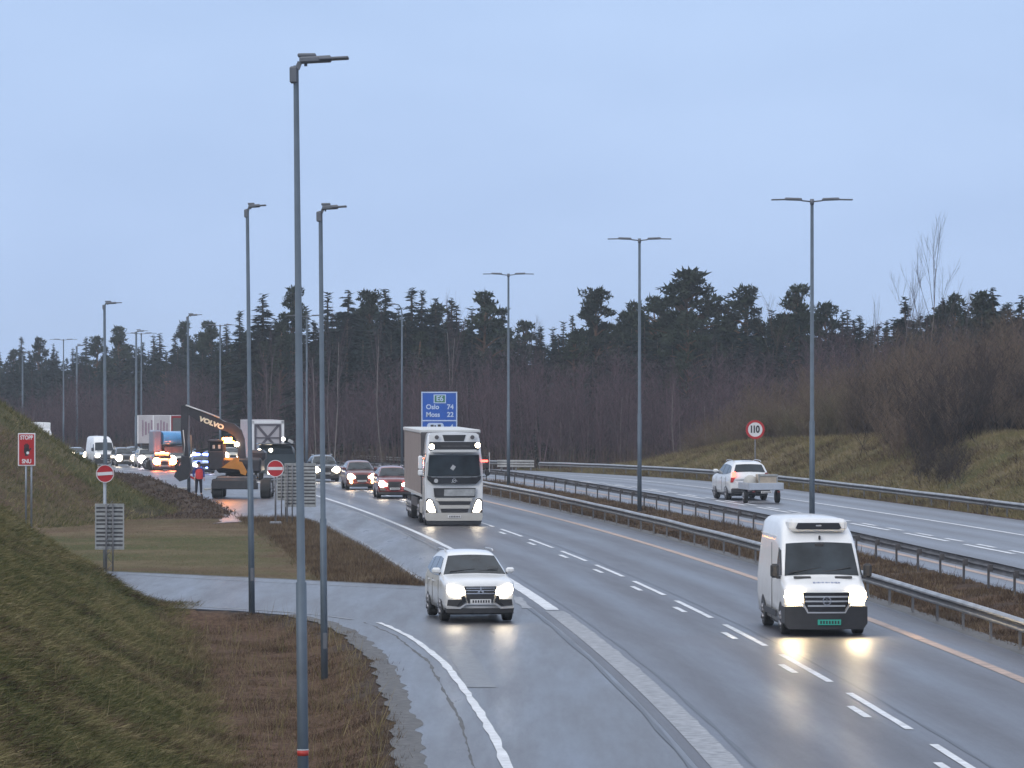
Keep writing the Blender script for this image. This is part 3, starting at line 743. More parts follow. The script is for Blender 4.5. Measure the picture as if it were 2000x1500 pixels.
# reverse sides of guide signs: slatted aluminium profile panels
def sign_back(label, px0, px1, py0, py1, pyb, s, posts, nsl, rz=0.0, lattice=False):
    Y = F / s; xc = ((px0 + px1) / 2 - 1000) / s; z = CAM_H - (pyb - HZ) / s
    o = empty("sign_back_panel", label, "road sign", (xc, Y, z), rz)
    W = (px1 - px0) / s; z0 = (pyb - py1) / s; z1 = (pyb - py0) / s
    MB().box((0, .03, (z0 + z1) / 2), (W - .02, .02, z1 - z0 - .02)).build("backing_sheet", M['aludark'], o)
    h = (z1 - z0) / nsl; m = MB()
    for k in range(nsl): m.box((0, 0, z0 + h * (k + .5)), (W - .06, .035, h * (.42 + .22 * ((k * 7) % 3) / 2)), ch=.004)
    m.build("slats", M['alu'], o)
    m = MB()
    for sx_ in (-1, 1): m.box((sx_ * (W / 2 - .015), 0, (z0 + z1) / 2), (.04, .06, z1 - z0))
    m.box((0, 0, z1 - .015), (W, .062, .035)); m.box((0, 0, z0 + .015), (W, .062, .035)); m.build("frame", M['alu'], o)
    for (a, b) in posts:
        xa = (a - (px0 + px1) / 2) / s
        if lattice:
            m = MB(); wdt = (b - a) / s
            m.tube([(xa, -.1, -.3), (xa, -.1, z1)], .03, 8).tube([(xa + wdt, -.1, -.3), (xa + wdt, -.1, z1)], .025, 8)
            n = 9; seg = (z1 + .1) / n
            for k in range(n): m.tube([(xa + (wdt if k % 2 else 0), -.1, k * seg), (xa + (0 if k % 2 else wdt), -.1, (k + 1) * seg)], .012, 5)
            m.build("lattice_post", M['post'], o)
        else:
            for q in (a, b):
                MB().tube([((q - (px0 + px1) / 2) / s, -.09 - .0, -.3), ((q - (px0 + px1) / 2) / s, -.09, z1 - .05)], .03, 8).build("post", M['post'], o)
    return o
sign_back("slatted grey sign back with lattice post under the left no-entry sign", 186, 242, 984, 1073, 1116, 60.3, [(208, 221)], 11, lattice=True)
sign_back("large slatted grey sign back standing right of the second no-entry sign", 556, 617, 905, 990, 1024, 45, [(561, 571)], 13)
sign_back("low slatted grey sign back partly hidden behind the larger slatted sign", 541, 575, 925, 977, 1015, 43.5, [(550, 558)], 8)
# red wrong-way sign
s = 59.0; Y = F / s; x = (58 - 1000) / s; zb = CAM_H - (1018 - HZ) / s
o = empty("wrong_way_sign", "tall red sign reading STOPP and SNU with black hand, on twin posts", "road sign", (x, Y, zb), 0)
W_, z0, z1 = 34 / s, (1018 - 910) / s, (1018 - 846) / s
MB().box((-.1, 0, (z0 + z1) / 2), (W_, .03, z1 - z0), ch=.01).build("sign_border", M['signwhite'], o)
MB().box((-.1, -.018, (z0 + z1) / 2), (W_ - .075, .012, z1 - z0 - .075), ch=.004).build("sign_plate", M['signred'], o)
text_part("lettering", "STOPP", .19, (-.1, -.028, z1 - .15), M['signwhite'], o, sx=.76, bold=.006)
text_part("lettering", "SNU", .19, (-.1, -.028, z0 + .15), M['signwhite'], o, sx=.85, bold=.006)
h = MB(); cz = (z0 + z1) / 2 + .02
h.box((-.1, -.03, cz - .06), (.17, .01, .17), ch=.004)
for k, (dx, hh, a) in enumerate(((-.062, .12, -.12), (-.02, .16, -.03), (.022, .16, .03), (.062, .12, .1))): h.box((-.1 + dx, -.03, cz + .02 + hh / 2), (.033, .01, hh), ry=a)
h.box((-.1 + .115, -.03, cz - .02), (.035, .01, .12), ry=.6); h.box((-.1, -.03, cz - .18), (.11, .01, .1))
h.build("hand_symbol", M['signblack'], o)
h = MB(); disc(h, (-.06, cz - .13), .05, -.04, -.036, 12); h.build("ring_symbol", M['signwhite'], o)
for dx in (-.09, .09): MB().tube([(-.04 + dx, .06, -.3), (-.04 + dx, .06, z1 - .1)], .032, 8).build("post", M['galv'], o)
# speed limit sign
Y = 252.; s = F / Y; x = (1475 - 1000) / s; zg = g1(x, Y)
o = empty("speed_limit_sign", "round speed limit sign reading 110 on a post by the right bank", "road sign", (x, Y, zg), 0)
zc = CAM_H - (839 - HZ) / s - zg; r = 18.5 / s
h = MB(); disc(h, (0, zc), r, -.02, .0); h.build("sign_plate", M['signwhite'], o)
h = MB(); ring(h, (0, zc), r * .76, r, -.032, -.021); h.build("red_rim", M['signred'], o)
for tx, dx in (("1", -.40), ("1", -.10), ("0", .27)): text_part("numeral", tx, r * 1.02, (dx * r, -.03, zc), M['signblack'], o, sx=.80, bold=.024)
MB().tube([(0, .05, -.3), (0, .05, zc)], .04, 8).build("post", M['post'], o)
# blue distance sign
Y = 362.; s = F / Y; x = (858 - 1000) / s; zg = g1(x, Y)
o = empty("distance_sign", "blue motorway distance sign reading E6, Oslo 74 and Moss 22 above the lorry", "road sign", (x, Y, zg), 0)
def zz(py): return CAM_H - (py - HZ) / s - zg
def wx(px): return (px - 858) / s
MB().box((0, 0, (zz(765) + zz(872)) / 2), (70 / s, .05, zz(765) - zz(872)), ch=.02).build("sign_plate", M['signblue'], o)
m = MB(); tw = 2.2 / s
for a, b, c, d in ((0, zz(766.3), 70 / s, tw), (0, zz(871), 70 / s, tw), (0, zz(821.5), 68 / s, tw)): m.box((a, -.035, b), (c, .02, d))
for sx_ in (-1, 1): m.box((sx_ * (34 / s), -.036, (zz(765) + zz(872)) / 2), (tw, .021, zz(765) - zz(872)))
m.build("border", M['signtext'], o)
MB().box((wx(859), -.033, zz(779)), (24 / s, .012, 17 / s)).build("road_number_rim", M['signtext'], o)
MB().box((wx(859), -.042, zz(779)), (20 / s, .012, 13.5 / s)).build("road_number_plate", M['signgreen'], o)
text_part("lettering", "E6", 14 / s, (wx(859), -.052, zz(779)), M['signtext'], o, bold=.012)
text_part("lettering", "Oslo", 13 / s, (wx(832), -.035, zz(795)), M['signtext'], o, align='LEFT', bold=.014)
text_part("lettering", "Moss", 13 / s, (wx(832), -.035, zz(810)), M['signtext'], o, align='LEFT', bold=.014)
text_part("lettering", "74", 13 / s, (wx(873), -.035, zz(795)), M['signtext'], o, align='LEFT', bold=.014)
text_part("lettering", "22", 13 / s, (wx(873), -.035, zz(810)), M['signtext'], o, align='LEFT', bold=.014)
text_part("lettering", "4", 13 / s, (wx(879), -.035, zz(834)), M['signtext'], o, align='LEFT', bold=.014)
m = MB(); n = 10; pl = []
for k in range(n + 1): a = PI / 2 + PI * k / n; pl.append((wx(839) + 5.2 / s * math.cos(a), zz(834) + 8 / s * math.sin(a)))
for k in range(n + 1): a = -PI / 2 + PI * k / n; pl.append((wx(862) + 5.2 / s * math.cos(a), zz(834) + 8 / s * math.sin(a)))
m.prism(pl, -.045, -.03); m.build("service_pill", M['signtext'], o)
m = MB(); m.box((wx(844), -.055, zz(833)), (6 / s, .012, 7 / s), ch=.005); m.box((wx(858), -.055, zz(833)), (6 / s, .012, 8 / s), ch=.005); m.box((wx(850), -.055, zz(832)), (3 / s, .012, 3 / s), ry=.7)
m.build("service_symbols", M['signblack'], o)
for dx in (-1.1, 1.1): MB().tube([(dx, .12, -.3), (dx, .12, zz(766))], .07, 8).build("post", M['post'], o)
# ------------------------------------------------------------------ vehicles (local frame: front at -Y)
def lin(tab, z):
    return float(np.interp(z, [t[0] for t in tab], [t[1] for t in tab]))
class Shell:
    def __init__(s, W, st, bend=.2, crown=.035, r=.09): s.W = W; s.st = st; s.bend = bend; s.crown = crown; s.r = r
    def ring(s, q):
        y, k, zb, zt, bw = q; W = lambda z: lin(s.W, z) * k
        r = min(s.r, (zt - zb) * .3); pts = [(0, zb), (W(zb) * .82, zb), (W(zb + .05), zb + .05)]
        for t in (.2, .4, .6, .8):
            z = zb + .05 + (zt - r - zb - .05) * t; pts.append((W(z), z))
        w = W(zt)
        pts += [(W(zt - r), zt - r), (w - .12 * r, zt - .5 * r), (w - .5 * r, zt - .12 * r), (w - r, zt + s.crown * .15), (.5 * (w - r), zt + s.crown * .75), (0, zt + s.crown)]
        full = pts + [(-x, z) for x, z in pts[-2:0:-1]]
        return [(x, y + s.bend * bw * x * x, z) for x, z in full]
    def dense(s, n=3):
        out_ = []
        for a, b in zip(s.st[:-1], s.st[1:]):
            for j in range(n): t = j / n; out_.append(tuple(a[i] + (b[i] - a[i]) * t for i in range(5)))
        return out_ + [s.st[-1]]
    def build(s, name, m, parent): return MB().rings([s.ring(q) for q in s.dense(2)]).build(name, m, parent)
    def pane(s, name, i, m, parent, f=.93, t0=.05, t1=.95, off=.014, nu=8, nv=3, f1=None, xr=None):
        a, b = s.st[i], s.st[i + 1]; V = []; Fc = []
        nrm = Vector((0, a[3] - b[3], b[1 - 1] - a[0])).normalized()
        if nrm.z < 0: nrm = -nrm
        if b[3] > a[3]: nrm = Vector((0, -(b[3] - a[3]), (b[0] - a[0]))).normalized()
        else: nrm = Vector((0, (a[3] - b[3]), (b[0] - a[0]))).normalized()
        for j in range(nv + 1):
            t = t0 + (t1 - t0) * j / nv; q = tuple(a[k] + (b[k] - a[k]) * t for k in range(5))
            w = lin(s.W, q[3]) * q[1] - s.r * .4; ff = f + ((f1 or f) - f) * j / nv
            for k in range(nu + 1):
                c = -1 + 2 * k / nu; x = c * w * ff; e = abs(x) / max(w, .01)
                V.append(Vector((x, q[0] + s.bend * q[4] * x * x, q[3] + s.crown * (1 - e * e * .9))) + nrm * off)
        n = nu + 1
        for j in range(nv):
            for k in range(nu): Fc.append((j * n + k, j * n + k + 1, (j + 1) * n + k + 1, (j + 1) * n + k))
        mb = MB(); mb.add(V, Fc, True)
        rim = [k for k in range(n)] + [j * n + nu for j in range(1, nv + 1)] + [nv * n + k for k in range(nu - 1, -1, -1)] + [j * n for j in range(nv - 1, 0, -1)]
        mb.add([V[k] for k in rim] + [V[k] - nrm * .03 for k in rim], [(k, (k + 1) % len(rim), len(rim) + (k + 1) % len(rim), len(rim) + k) for k in range(len(rim))])
        return mb.build(name, m, parent)
    def side(s, name, poly, m, parent, off=.012, k=1.0):
        for sg in (-1, 1):
            V = [(sg * (lin(s.W, z) * k + off), y, z) for y, z in poly]; V2 = [(x - sg * .03, y, z) for x, y, z in V]; n = len(V)
            MB().add(V + V2, [tuple(range(n))] + [(i, (i + 1) % n, n + (i + 1) % n, n + i) for i in range(n)]).build(name, m, parent)
def wheel(parent, x, y, r, wd, rim=True, sg=None, name="wheel"):
    sg = sg or (1 if x > 0 else -1)
    rg = []
    for dx, rr in ((-.5, .62), (-.5, .93), (-.38, 1), (.38, 1), (.5, .93), (.5, .62)):
        rg.append([(x + dx * wd, y + rr * r * math.cos(2 * PI * k / 24), r + rr * r * math.sin(2 * PI * k / 24)) for k in range(24)])
    o = MB().rings(rg, smooth=False).build(name, M['tyre'], parent)
    if rim:
        m = MB(); xx = x + sg * wd * .5
        m.rings([[(xx + sg * q, y + rr * r * math.cos(2 * PI * k / 24), r + rr * r * math.sin(2 * PI * k / 24)) for k in range(24)] for q, rr in ((.004, .63), (.012, .6), (.012, .54), (-.02, .52))], caps=False, smooth=False)
        for k in range(5):
            a = 2 * PI * k / 5 + .3; c, s_ = math.cos(a), math.sin(a)
            m.tube([(xx + sg * .006, y + .08 * r * c, r + .08 * r * s_), (xx + sg * .006, y + .56 * r * c, r + .56 * r * s_)], .045 * r / .34, 5)
        m.tube([(xx - sg * .01, y, r), (xx + sg * .02, y, r)], .16 * r, 10)
        m.build("rim", M['rim'], o)
    return o
def arch(parent, sh, y, r, m):
    for sg in (-1, 1):
        x = lin(sh.W, r + .1)
        pl = [(y + (r + .07) * math.cos(a), r + (r + .07) * math.sin(a)) for a in np.linspace(-.3, PI + .3, 16)]
        MB().prism(pl, sg * (x - .05), sg * (x + .006), axis='x').build("wheel_arch", m, parent)
def mirror_pair(parent, x, y, z, m, m2, w=.22, h=.15):
    for sg in (-1, 1):
        o = MB().box((sg * (x + w / 2), y, z), (w, .12, h), rz=sg * R(12), ch=.045).build("mirror", m, parent)
        MB().box((sg * (x - .01), y + .02, z - h * .42), (.14, .06, .04)).build("mirror_arm", m2, o)
def plate(parent, c, m, w=.52, h=.11, blue=True):
    o = MB().box(c, (w, .012, h), ch=.004).build("number_plate", m, parent)
    d = MB(); 
    for k in range(7):
        d.box((c[0] - w * .36 + k * w * .125, c[1] - .009, c[2]), (w * .07, .006, h * .58))
    d.build("plate_characters", M['signblack'], o)
M['platewhite'] = mat("number_plate_white", (.6, .6, .6), .5)
M['plategreen'] = mat("number_plate_green", (.03, .36, .27), .5)
SUVW = [(.2, .80), (.35, .88), (.6, .90), (.95, .895), (1.1, .86), (1.62, .63), (1.78, .58)]
def car(label, loc, rz, paint, kind='suv', lights='on', group=None, cat="car", name="car", k=1.0, detail=0, lm=None, lm2=None, glassm=None, rails=True, cladding=True):
    o = empty(name, label, cat, loc, rz, group, k); glassm = glassm or M['glass']
    lm = lm or M['headlamp']; lm2 = lm2 or lm
    if kind == 'suv':
        st = [(-2.35, .80, .42, .80, 1), (-2.33, .92, .32, .93, 1), (-2.25, .97, .27, 1.0, 1), (-2.0, 1, .25, 1.05, .9), (-1.55, 1, .25, 1.10, .5), (-1.18, 1, .25, 1.135, .25),
              (-.36, 1, .25, 1.60, .2), (-.05, 1, .25, 1.66, .1), (.6, 1, .25, 1.685, 0), (1.4, 1, .25, 1.66, 0), (1.9, 1, .26, 1.58, -.3), (2.22, .98, .3, 1.14, -.6), (2.33, .94, .35, 1.02, -.8), (2.36, .85, .42, .9, -.8)]
        WT = SUVW; wi, ri = 5, 10; wb = (-1.4, 1.27); wr = .345
    elif kind == 'sedan':
        WT = [(.15, .78), (.3, .86), (.55, .89), (.82, .885), (.95, .85), (1.4, .58), (1.5, .54)]
        st = [(-2.3, .8, .36, .62, 1), (-2.28, .92, .25, .74, 1), (-2.1, .98, .2, .82, 1), (-1.7, 1, .18, .88, .7), (-1.05, 1, .18, .96, .3), (-.2, 1, .18, 1.36, .2), (.2, 1, .18, 1.42, .1), (.9, 1, .18, 1.4, 0), (1.25, 1, .18, 1.33, -.1), (1.85, 1, .2, 1.02, -.4), (2.2, .97, .25, .95, -.8), (2.3, .88, .35, .85, -.8)]
        wi, ri = 4, 8; wb = (-1.35, 1.35); wr = .32
    sh = Shell(WT, st, bend=.2)
    sh.build("body", paint, o)
    sh.pane("windscreen", wi, glassm, o, f=.97, f1=.95, t0=.03, t1=.93)
    sh.pane("rear_window", ri, glassm, o, f=.9, t0=.12, t1=.85)
    zr = st[wi + 1][3]; zl = st[wi][3]
    if kind == 'suv':
        sh.side("side_window", [(-.86, 1.12), (-.30, 1.52), (.30, 1.55), (.30, 1.10)], glassm, o)
        sh.side("side_window", [(.36, 1.10), (.36, 1.55), (1.25, 1.52), (1.25, 1.13)], glassm, o)
        sh.side("side_window", [(1.31, 1.14), (1.31, 1.51), (1.75, 1.45), (2.0, 1.2)], glassm, o)
    else:
        sh.side("side_window", [(-.75, .98), (-.15, 1.28), (.35, 1.33), (.35, .96)], glassm, o)
        sh.side("side_window", [(.41, .96), (.41, 1.33), (.95, 1.3), (1.45, 1.04)], glassm, o)
    for y in wb:
        arch(o, sh, y, wr, M['black'])
        for sg in (-1, 1): wheel(o, sg * (lin(WT, .4) - .10), y, wr, .225)
    dz = 0 if kind == 'suv' else -.14
    y0 = st[1][0] - .045
    mirror_pair(o, lin(WT, zl) - .02, st[wi][0] + .3, zl + .10, paint, M['black'])
    hl = [(.40, .68), (.38, .80), (.56, .845), (.70, .95), (.80, .935), (.83, .80), (.78, .70), (.56, .665)]
    for sg in (-1, 1):
        MB().prism([(sg * x, z + dz) for x, z in hl], y0 - .012, y0 + .28, bend=.2).build("headlight", (lm if sg < 0 else lm2), o)
    # lower face
    fp = M['black']
    MB().prism([(-.40, .90 + dz), (.40, .90 + dz), (.36, .68 + dz), (.30, .50 + dz), (-.30, .50 + dz), (-.36, .68 + dz)], y0 - .006, y0 + .1, bend=.2).build("grille", fp, o)
    MB().prism([(-.86, .36 + dz), (.86, .36 + dz), (.83, .24 + dz), (-.83, .24 + dz)], y0 - .012, y0 + .3, bend=.2).build("lower_bumper", fp, o)
    plate(o, (0, y0 - .03, .53 + dz), M['platewhite'])
    yw, zw = st[wi][0], st[wi][3]; sl_ = (st[wi + 1][3] - zw) / (st[wi + 1][0] - yw)
    m = MB()
    for x0_, x1_ in ((-.62, .02), (-.02, .60)): m.tube([(x0_, yw + .08, zw + .08 * sl_ + .04), (x1_, yw + .16, zw + .16 * sl_ + .055)], .011, 5)
    m.build("wiper", M['black'], o)
    for sg in (-1, 1):
        for y_ in (-.98, .33, 1.3 if kind == 'suv' else 1.05):
            MB().box((sg * (lin(WT, .7) + .002), y_, .70 + dz * .5), (.008, .014, .62)).build("door_seam", M['black'], o)
        for y_ in (.1, 1.05): MB().box((sg * (lin(WT, .95) + .012), y_, .95 + dz), (.03, .2, .035), ch=.01).build("door_handle", paint, o)
    for sg in (-1, 1):
        MB().prism([(sg * .48, .58 + dz), (sg * .8, .57 + dz), (sg * .82, .42 + dz), (sg * .52, .40 + dz)], y0 - .004, y0 + .25, bend=.2).build("fog_light_bezel", fp, o)
        MB().prism([(sg * .66, 1.0 + dz * 1.2), (sg * .84, .98 + dz), (sg * .86, .78 + dz), (sg * .76, .78 + dz)], st[-1][0] - .12, st[-1][0] + .02, bend=-.16).build("tail_light", M['taillamp'] if lights == 'tail' else M['signred'], o)
    if rails and kind == 'suv':
        for sg in (-1, 1): MB().tube([(sg * .6, -.1, 1.69), (sg * .61, .2, 1.735), (sg * .6, 1.4, 1.72), (sg * .59, 1.7, 1.66)], .018, 6).build("roof_rail", M['silver'], o)
    MB().box((0, 0, .26 + dz * .4), (1.5, 3.9, .16)).build("underbody", M['black'], o)
    return o, sh, y0
def road_z(x, y): return g1(x, y) + .026
def place(px, py, fb=0.0, z=0.0, front_len=0.0):
    """ground contact pixel of the front centre -> location of centre and heading"""
    p = P(px, py, z)
    for _ in range(6):
        zz_ = float(G(np.array([p.x]), np.array([p.y]), False)[0]) if abs(p.x - float(L(p.y))) < 24 and p.x - float(L(p.y)) > -4.2 else (-1.4 * float(smooth(235, 415, p.y)))
        p = P(px, py, zz_ + .026)
    a = -math.atan(dL(p.y))
    return p, a
# ---- the white SUV
p, a = place(938, 1216); a = R(7.6)
c = p + Vector((-math.sin(a), math.cos(a), 0)) * 2.35
suv, sh, y0 = car("white SUV with glowing headlights on the merging ramp, nearest car at centre", c, a, M['white'], rails=True, k=1.02)
m = MB()   # swept silver skid trim and bright blades
for sg in (-1, 1):
    m.prism([(sg * .84, .40), (sg * .84, .35), (sg * .50, .345), (sg * .36, .45), (0, .445), (0, .475), (sg * .38, .48), (sg * .53, .385)], y0 - .045, y0 + .1, bend=.2)
m.build("skid_trim", M['silver'], suv)
m = MB()
for z, w_ in ((.80, .40), (.725, .40), (.86, .36)): m.prism([(-w_, z + .012), (w_, z + .012), (w_, z - .012), (-w_, z - .012)], y0 - .025, y0 + .05, bend=.2)
m.build("grille_bar", M['chrome'], suv)
m = MB()
for ang in (90, 210, 330):
    cx, cz = .052 * math.cos(R(ang)), .80 + .052 * math.sin(R(ang)); u_ = Vector((math.cos(R(ang)), math.sin(R(ang)))); v_ = Vector((-u_.y, u_.x))
    m.prism([(cx + u_.x * .05, cz + u_.y * .05), (cx + v_.x * .03, cz + v_.y * .03), (cx - u_.x * .05, cz - u_.y * .05), (cx - v_.x * .03, cz - v_.y * .03)], y0 - .045, y0 - .03)
m.build("badge", M['chrome'], suv)
m = MB()
for sg in (-1, 1): m.prism([(sg * .40, .69), (sg * .36, .52), (sg * .50, .41), (sg * .60, .41), (sg * .47, .56), (sg * .47, .66)], y0 - .02, y0 + .1, bend=.2)
m.build("bumper_blade", M['gloss'], suv)

# ---- refrigerated van
def van(label, loc, rz, k=1.0, fridge=True, group=None, name="delivery_van", cat="van", lm=None, paint=None, dark_low=False):
    paint = paint or M['vanwhite']; lm = lm or M['headlamp']
    o = empty(name, label, cat, loc, rz, group, k)
    WT = [(.15, .90), (.45, .995), (1.2, 1.0), (1.5, .975), (2.3, .88), (2.6, .83), (2.85, .76)]
    st = [(-2.95, .80, .38, .92, 1), (-2.93, .92, .25, 1.06, 1), (-2.80, .98, .20, 1.16, .9), (-2.5, 1, .2, 1.27, .7), (-2.12, 1, .2, 1.385, .45),
          (-1.50, 1, .2, 2.17, .3), (-1.28, 1, .2, 2.36, .25), (-.98, 1, .2, 2.54, .2), (-.5, 1, .2, 2.68, .1), (.1, 1, .22, 2.74, 0), (2.4, 1, .25, 2.74, 0), (2.85, 1, .3, 2.70, -.1), (2.95, .97, .35, 2.6, -.1)]
    sh = Shell(WT, st, bend=.13, crown=.04, r=.14)
    sh.build("body", paint, o)
    sh.pane("windscreen", 4, M['glass'], o, f=.97, f1=.955, t0=.02, t1=.97, off=.016)
    sh.side("side_window", [(-2.0, 1.42), (-1.5, 2.0), (-1.05, 2.06), (-1.05, 1.36)], M['glass'], o)
    fy = -3.0
    MB().prism([(-1.0, .70), (-.60, .72), (-.44, .60), (.44, .60), (.60, .72), (1.0, .70), (1.0, .30), (.9, .16), (-.9, .16), (-1.0, .30)], fy - .02, fy + .5, bend=.13).build("bumper", M['black'], o)
    MB().prism([(-.56, 1.04), (.56, 1.04), (.53, .76), (.42, .58), (-.42, .58), (-.53, .76)], fy - .0, fy + .2, bend=.13).build("grille", M['gloss'], o)
    m = MB()
    for z, w_ in ((.94, .52), (.83, .51), (.72, .45)): m.prism([(-w_, z + .018), (w_, z + .018), (w_, z - .018), (-w_, z - .018)], fy - .018, fy + .05, bend=.13)
    m.prism([(-.56, .80), (-.44, .575), (.44, .575), (.56, .80), (.60, .80), (.46, .545), (-.46, .545), (-.60, .80)], fy - .03, fy + .06, bend=.13)
    m.build("grille_trim", M['silver'], o)
    m = MB(); ring(m, (0, .84), .085, .105, fy - .05, fy - .02, 24); m.prism([(-.01, .84), (0, .935), (.01, .84)], fy - .05, fy - .02)
    for sg in (-1, 1): m.prism([(0, .85), (sg * .08, .79), (0, .835)], fy - .05, fy - .02)
    m.build("badge", M['chrome'], o)
    hl = [(.60, .80), (.57, .92), (.60, 1.04), (.80, 1.12), (.95, 1.08), (.985, .92), (.93, .82), (.78, .765)]
    for sg in (-1, 1): MB().prism([(sg * x, z) for x, z in hl], fy + .005, fy + .35, bend=.13).build("headlight", lm, o)
    plate(o, (.06, fy - .045, .33), M['plategreen'] if fridge else M['platewhite'], .56, .13)
    m = MB()
    for x0_, x1_ in ((-.8, .0), (-.1, .72)): m.tube([(x0_, -2.09, 1.47), (x1_, -1.99, 1.60)], .014, 5)
    m.build("wiper", M['black'], o)
    MB().box((.0, -1.60, 2.13), (.22, .03, .09), ch=.02).build("sensor_pod", M['black'], o)
    # hood vents and hood shut line
    MB().box((-.50, -2.30, 1.375), (.42, .09, .03), ry=0, rx=R(28), ch=.012).box((.50, -2.30, 1.375), (.42, .09, .03), rx=R(28), ch=.012).build("bonnet_vent", M['black'], o)
    for sg in (-1, 1):
        b = MB().box((sg * 1.13, -1.95, 1.52), (.2, .16, .34), ch=.05).build("mirror", M['black'], o)
        MB().box((sg * 1.02, -1.92, 1.36), (.12, .1, .06)).build("mirror_arm", M['black'], b)
        MB().box((sg * 1.003, -.3, 1.2), (.012, .02, 1.9)).build("door_seam", M['black'], o)
        MB().box((sg * 1.006, .3, .45), (.012, 3.0, .16), ch=.004).build("side_trim", M['black'], o)
        for y in (-2.05, 1.62): wheel(o, sg * .87, y, .35, .25)
    arch(o, sh, -2.05, .36, M['black']); arch(o, sh, 1.62, .36, M['black'])
    MB().box((0, 0, .27), (1.7, 4.9, .2)).build("underbody", M['black'], o)
    if fridge:
        u_ = MB().box((0, -1.02, 2.60), (1.42, .85, .30), ch=.08).build("cooling_unit", M['plainwhite'], o)
        MB().prism([(-.56, 2.53), (-.50, 2.66), (.50, 2.66), (.56, 2.53), (.50, 2.50), (-.50, 2.50)], -1.475, -1.40).build("unit_grille", M['gloss'], u_)
        MB().box((0, -1.49, 2.595), (.13, .02, .03)).build("unit_badge", M['silver'], u_)
        MB().box((.02, -1.50, 2.30), (.05, .1, .11), ch=.02).build("roof_aerial", M['black'], o)
        # faint two-word lettering on the bonnet
        m = MB(); x = -.33
        for wd_, hh in ((.05, .05), (.02, .03), (.06, .05), (.02, .03), (.05, .05), (0, 0), (.06, .05), (.03, .035), (0, 0), (.05, .045), (.02, .03), (.05, .05), (.05, .035)):
            if wd_: m.box((x + wd_ / 2 + .05, -2.62 , 1.262 + .0), (wd_, .0 + hh * 1.5, .012), rx=R(17))
            x += wd_ + .016
        m.build("bonnet_lettering", M['lettergrey'], o)
        for y in (-.2, .6, 1.4, 2.2):
            for sg in (-1, 1): MB().box((sg * .885, y + .3, 2.3), (.02, .7, .02), ry=sg * R(-8)).build("side_rib", M['plainwhite'], o)
    return o
M['lettergrey'] = mat("faint_blue_grey_lettering", (.26, .30, .42), .5)
p, a = place(1614, 1242); a = R(3.2)
van("white refrigerated delivery van with roof cooling unit and green number plate in the right lane", p + Vector((-math.sin(a), math.cos(a), 0)) * 2.95, a, k=1.0, lm=M['headbright'])

# ---- articulated lorry
p, a = place(887, 1027); a = R(4.6)
t = empty("articulated_lorry", "white articulated lorry with beige curtain trailer, lit headlights and roof spotlights", "lorry", p, a)
M['curtain'] = mat("beige_curtain_side", (.27, .22, .20), .75, 0, .08, 1.2, bump=.2, bscale=6, dirt=.4, dcol=(.1, .085, .075))
M['trailerwhite'] = mat("trailer_white", (.55, .56, .56), .5, 0, .06, 1.5, dirt=.25)
M['offwhite'] = mat("grimy_white", (.50, .49, .46), .45, 0, .08, 2, dirt=.45, dcol=(.2, .18, .15))
def cabring(y, hw, zb, zt, r=.12, top=None):
    top = top or hw * .9
    pts = [(0, zb), (hw - .05, zb), (hw, zb + .08), (hw, 1.9), (hw * .985, 2.7), (top + (hw - top) * .35, zt - .45), (top, zt - r), (top - r * .4, zt - r * .15), (top - r, zt), (0, zt + .03)]
    full = pts + [(-x, z) for x, z in pts[-2:0:-1]]
    return [(x, y + .055 * x * x * max(0, 1 - (y - 0) / 1.0), z) for x, z in full]
MB().rings([cabring(.10, 1.16, .32, 3.05), cabring(.02, 1.22, .28, 3.15), cabring(.10, 1.25, .28, 3.25), cabring(.22, 1.25, .3, 3.60), cabring(.42, 1.25, .3, 3.86, top=1.12), cabring(.9, 1.25, .4, 3.95, top=1.1), cabring(2.2, 1.24, .6, 3.97, top=1.1)]).build("cab", M['white'], t)
def fp(name, poly, m, y0=-.03, y1=.15, parent=None): return MB().prism(poly, y0, y1, bend=.055).build(name, m, parent or t)
fp("windscreen", [(-1.13, 2.15), (-1.10, 2.62), (-1.07, 3.04), (1.07, 3.04), (1.10, 2.62), (1.13, 2.15), (.6, 2.09), (-.6, 2.09)], M['glass'], -.03, .2)
fp("front_panel", [(-1.16, 2.13), (-.6, 2.07), (.6, 2.07), (1.16, 2.13), (1.14, 1.98), (.95, 1.80), (-.95, 1.80), (-1.14, 1.98)], M['gloss'], -.035, .15)
m = MB()
m.box((0, -.05, 2.10), (2.0, .02, .02)); m.tube([(-.12, -.05, 1.84), (.0, -.055, 1.95), (.13, -.05, 1.92)], .015, 6)
ring(m, (0, 1.94), .07, .09, -.065, -.045, 20)
m.build("badge", M['silver'], t)
MB().tube([(-.78, -.02, 1.93), (-.78, -.05, 1.93)], .09, 16).build("round_emblem", M['lens'], t)
fp("sun_visor", [(-1.0, 3.16), (-.95, 3.27), (.95, 3.27), (1.0, 3.16)], M['trailerwhite'], -.24, -.05)
fp("visor_panel", [(-1.08, 3.27), (-1.04, 3.60), (1.04, 3.60), (1.08, 3.27)], M['black'], -.01, .3)
MB().box((.05, -.035, 3.42), (1.25, .02, .05)).build("visor_rail", M['postdark'], t)
fp("roof_fairing", [(-1.08, 3.60), (-1.06, 3.90), (-.95, 3.98), (.95, 3.98), (1.06, 3.90), (1.08, 3.60)], M['white'], .03, .5)
fp("roof_vent", [(-.50, 3.90), (.50, 3.90), (.42, 3.63), (-.42, 3.63)], M['black'], .005, .2)
m = MB()
for sx_ in (-.75, .78): m.tube([(sx_, -.02, 3.80), (sx_, .2, 3.84)], .05, 8); m.tube([(sx_, -.1, 3.8), (sx_, 0, 3.8)], .09, 10)
m.build("air_horn", M['postdark'], t)
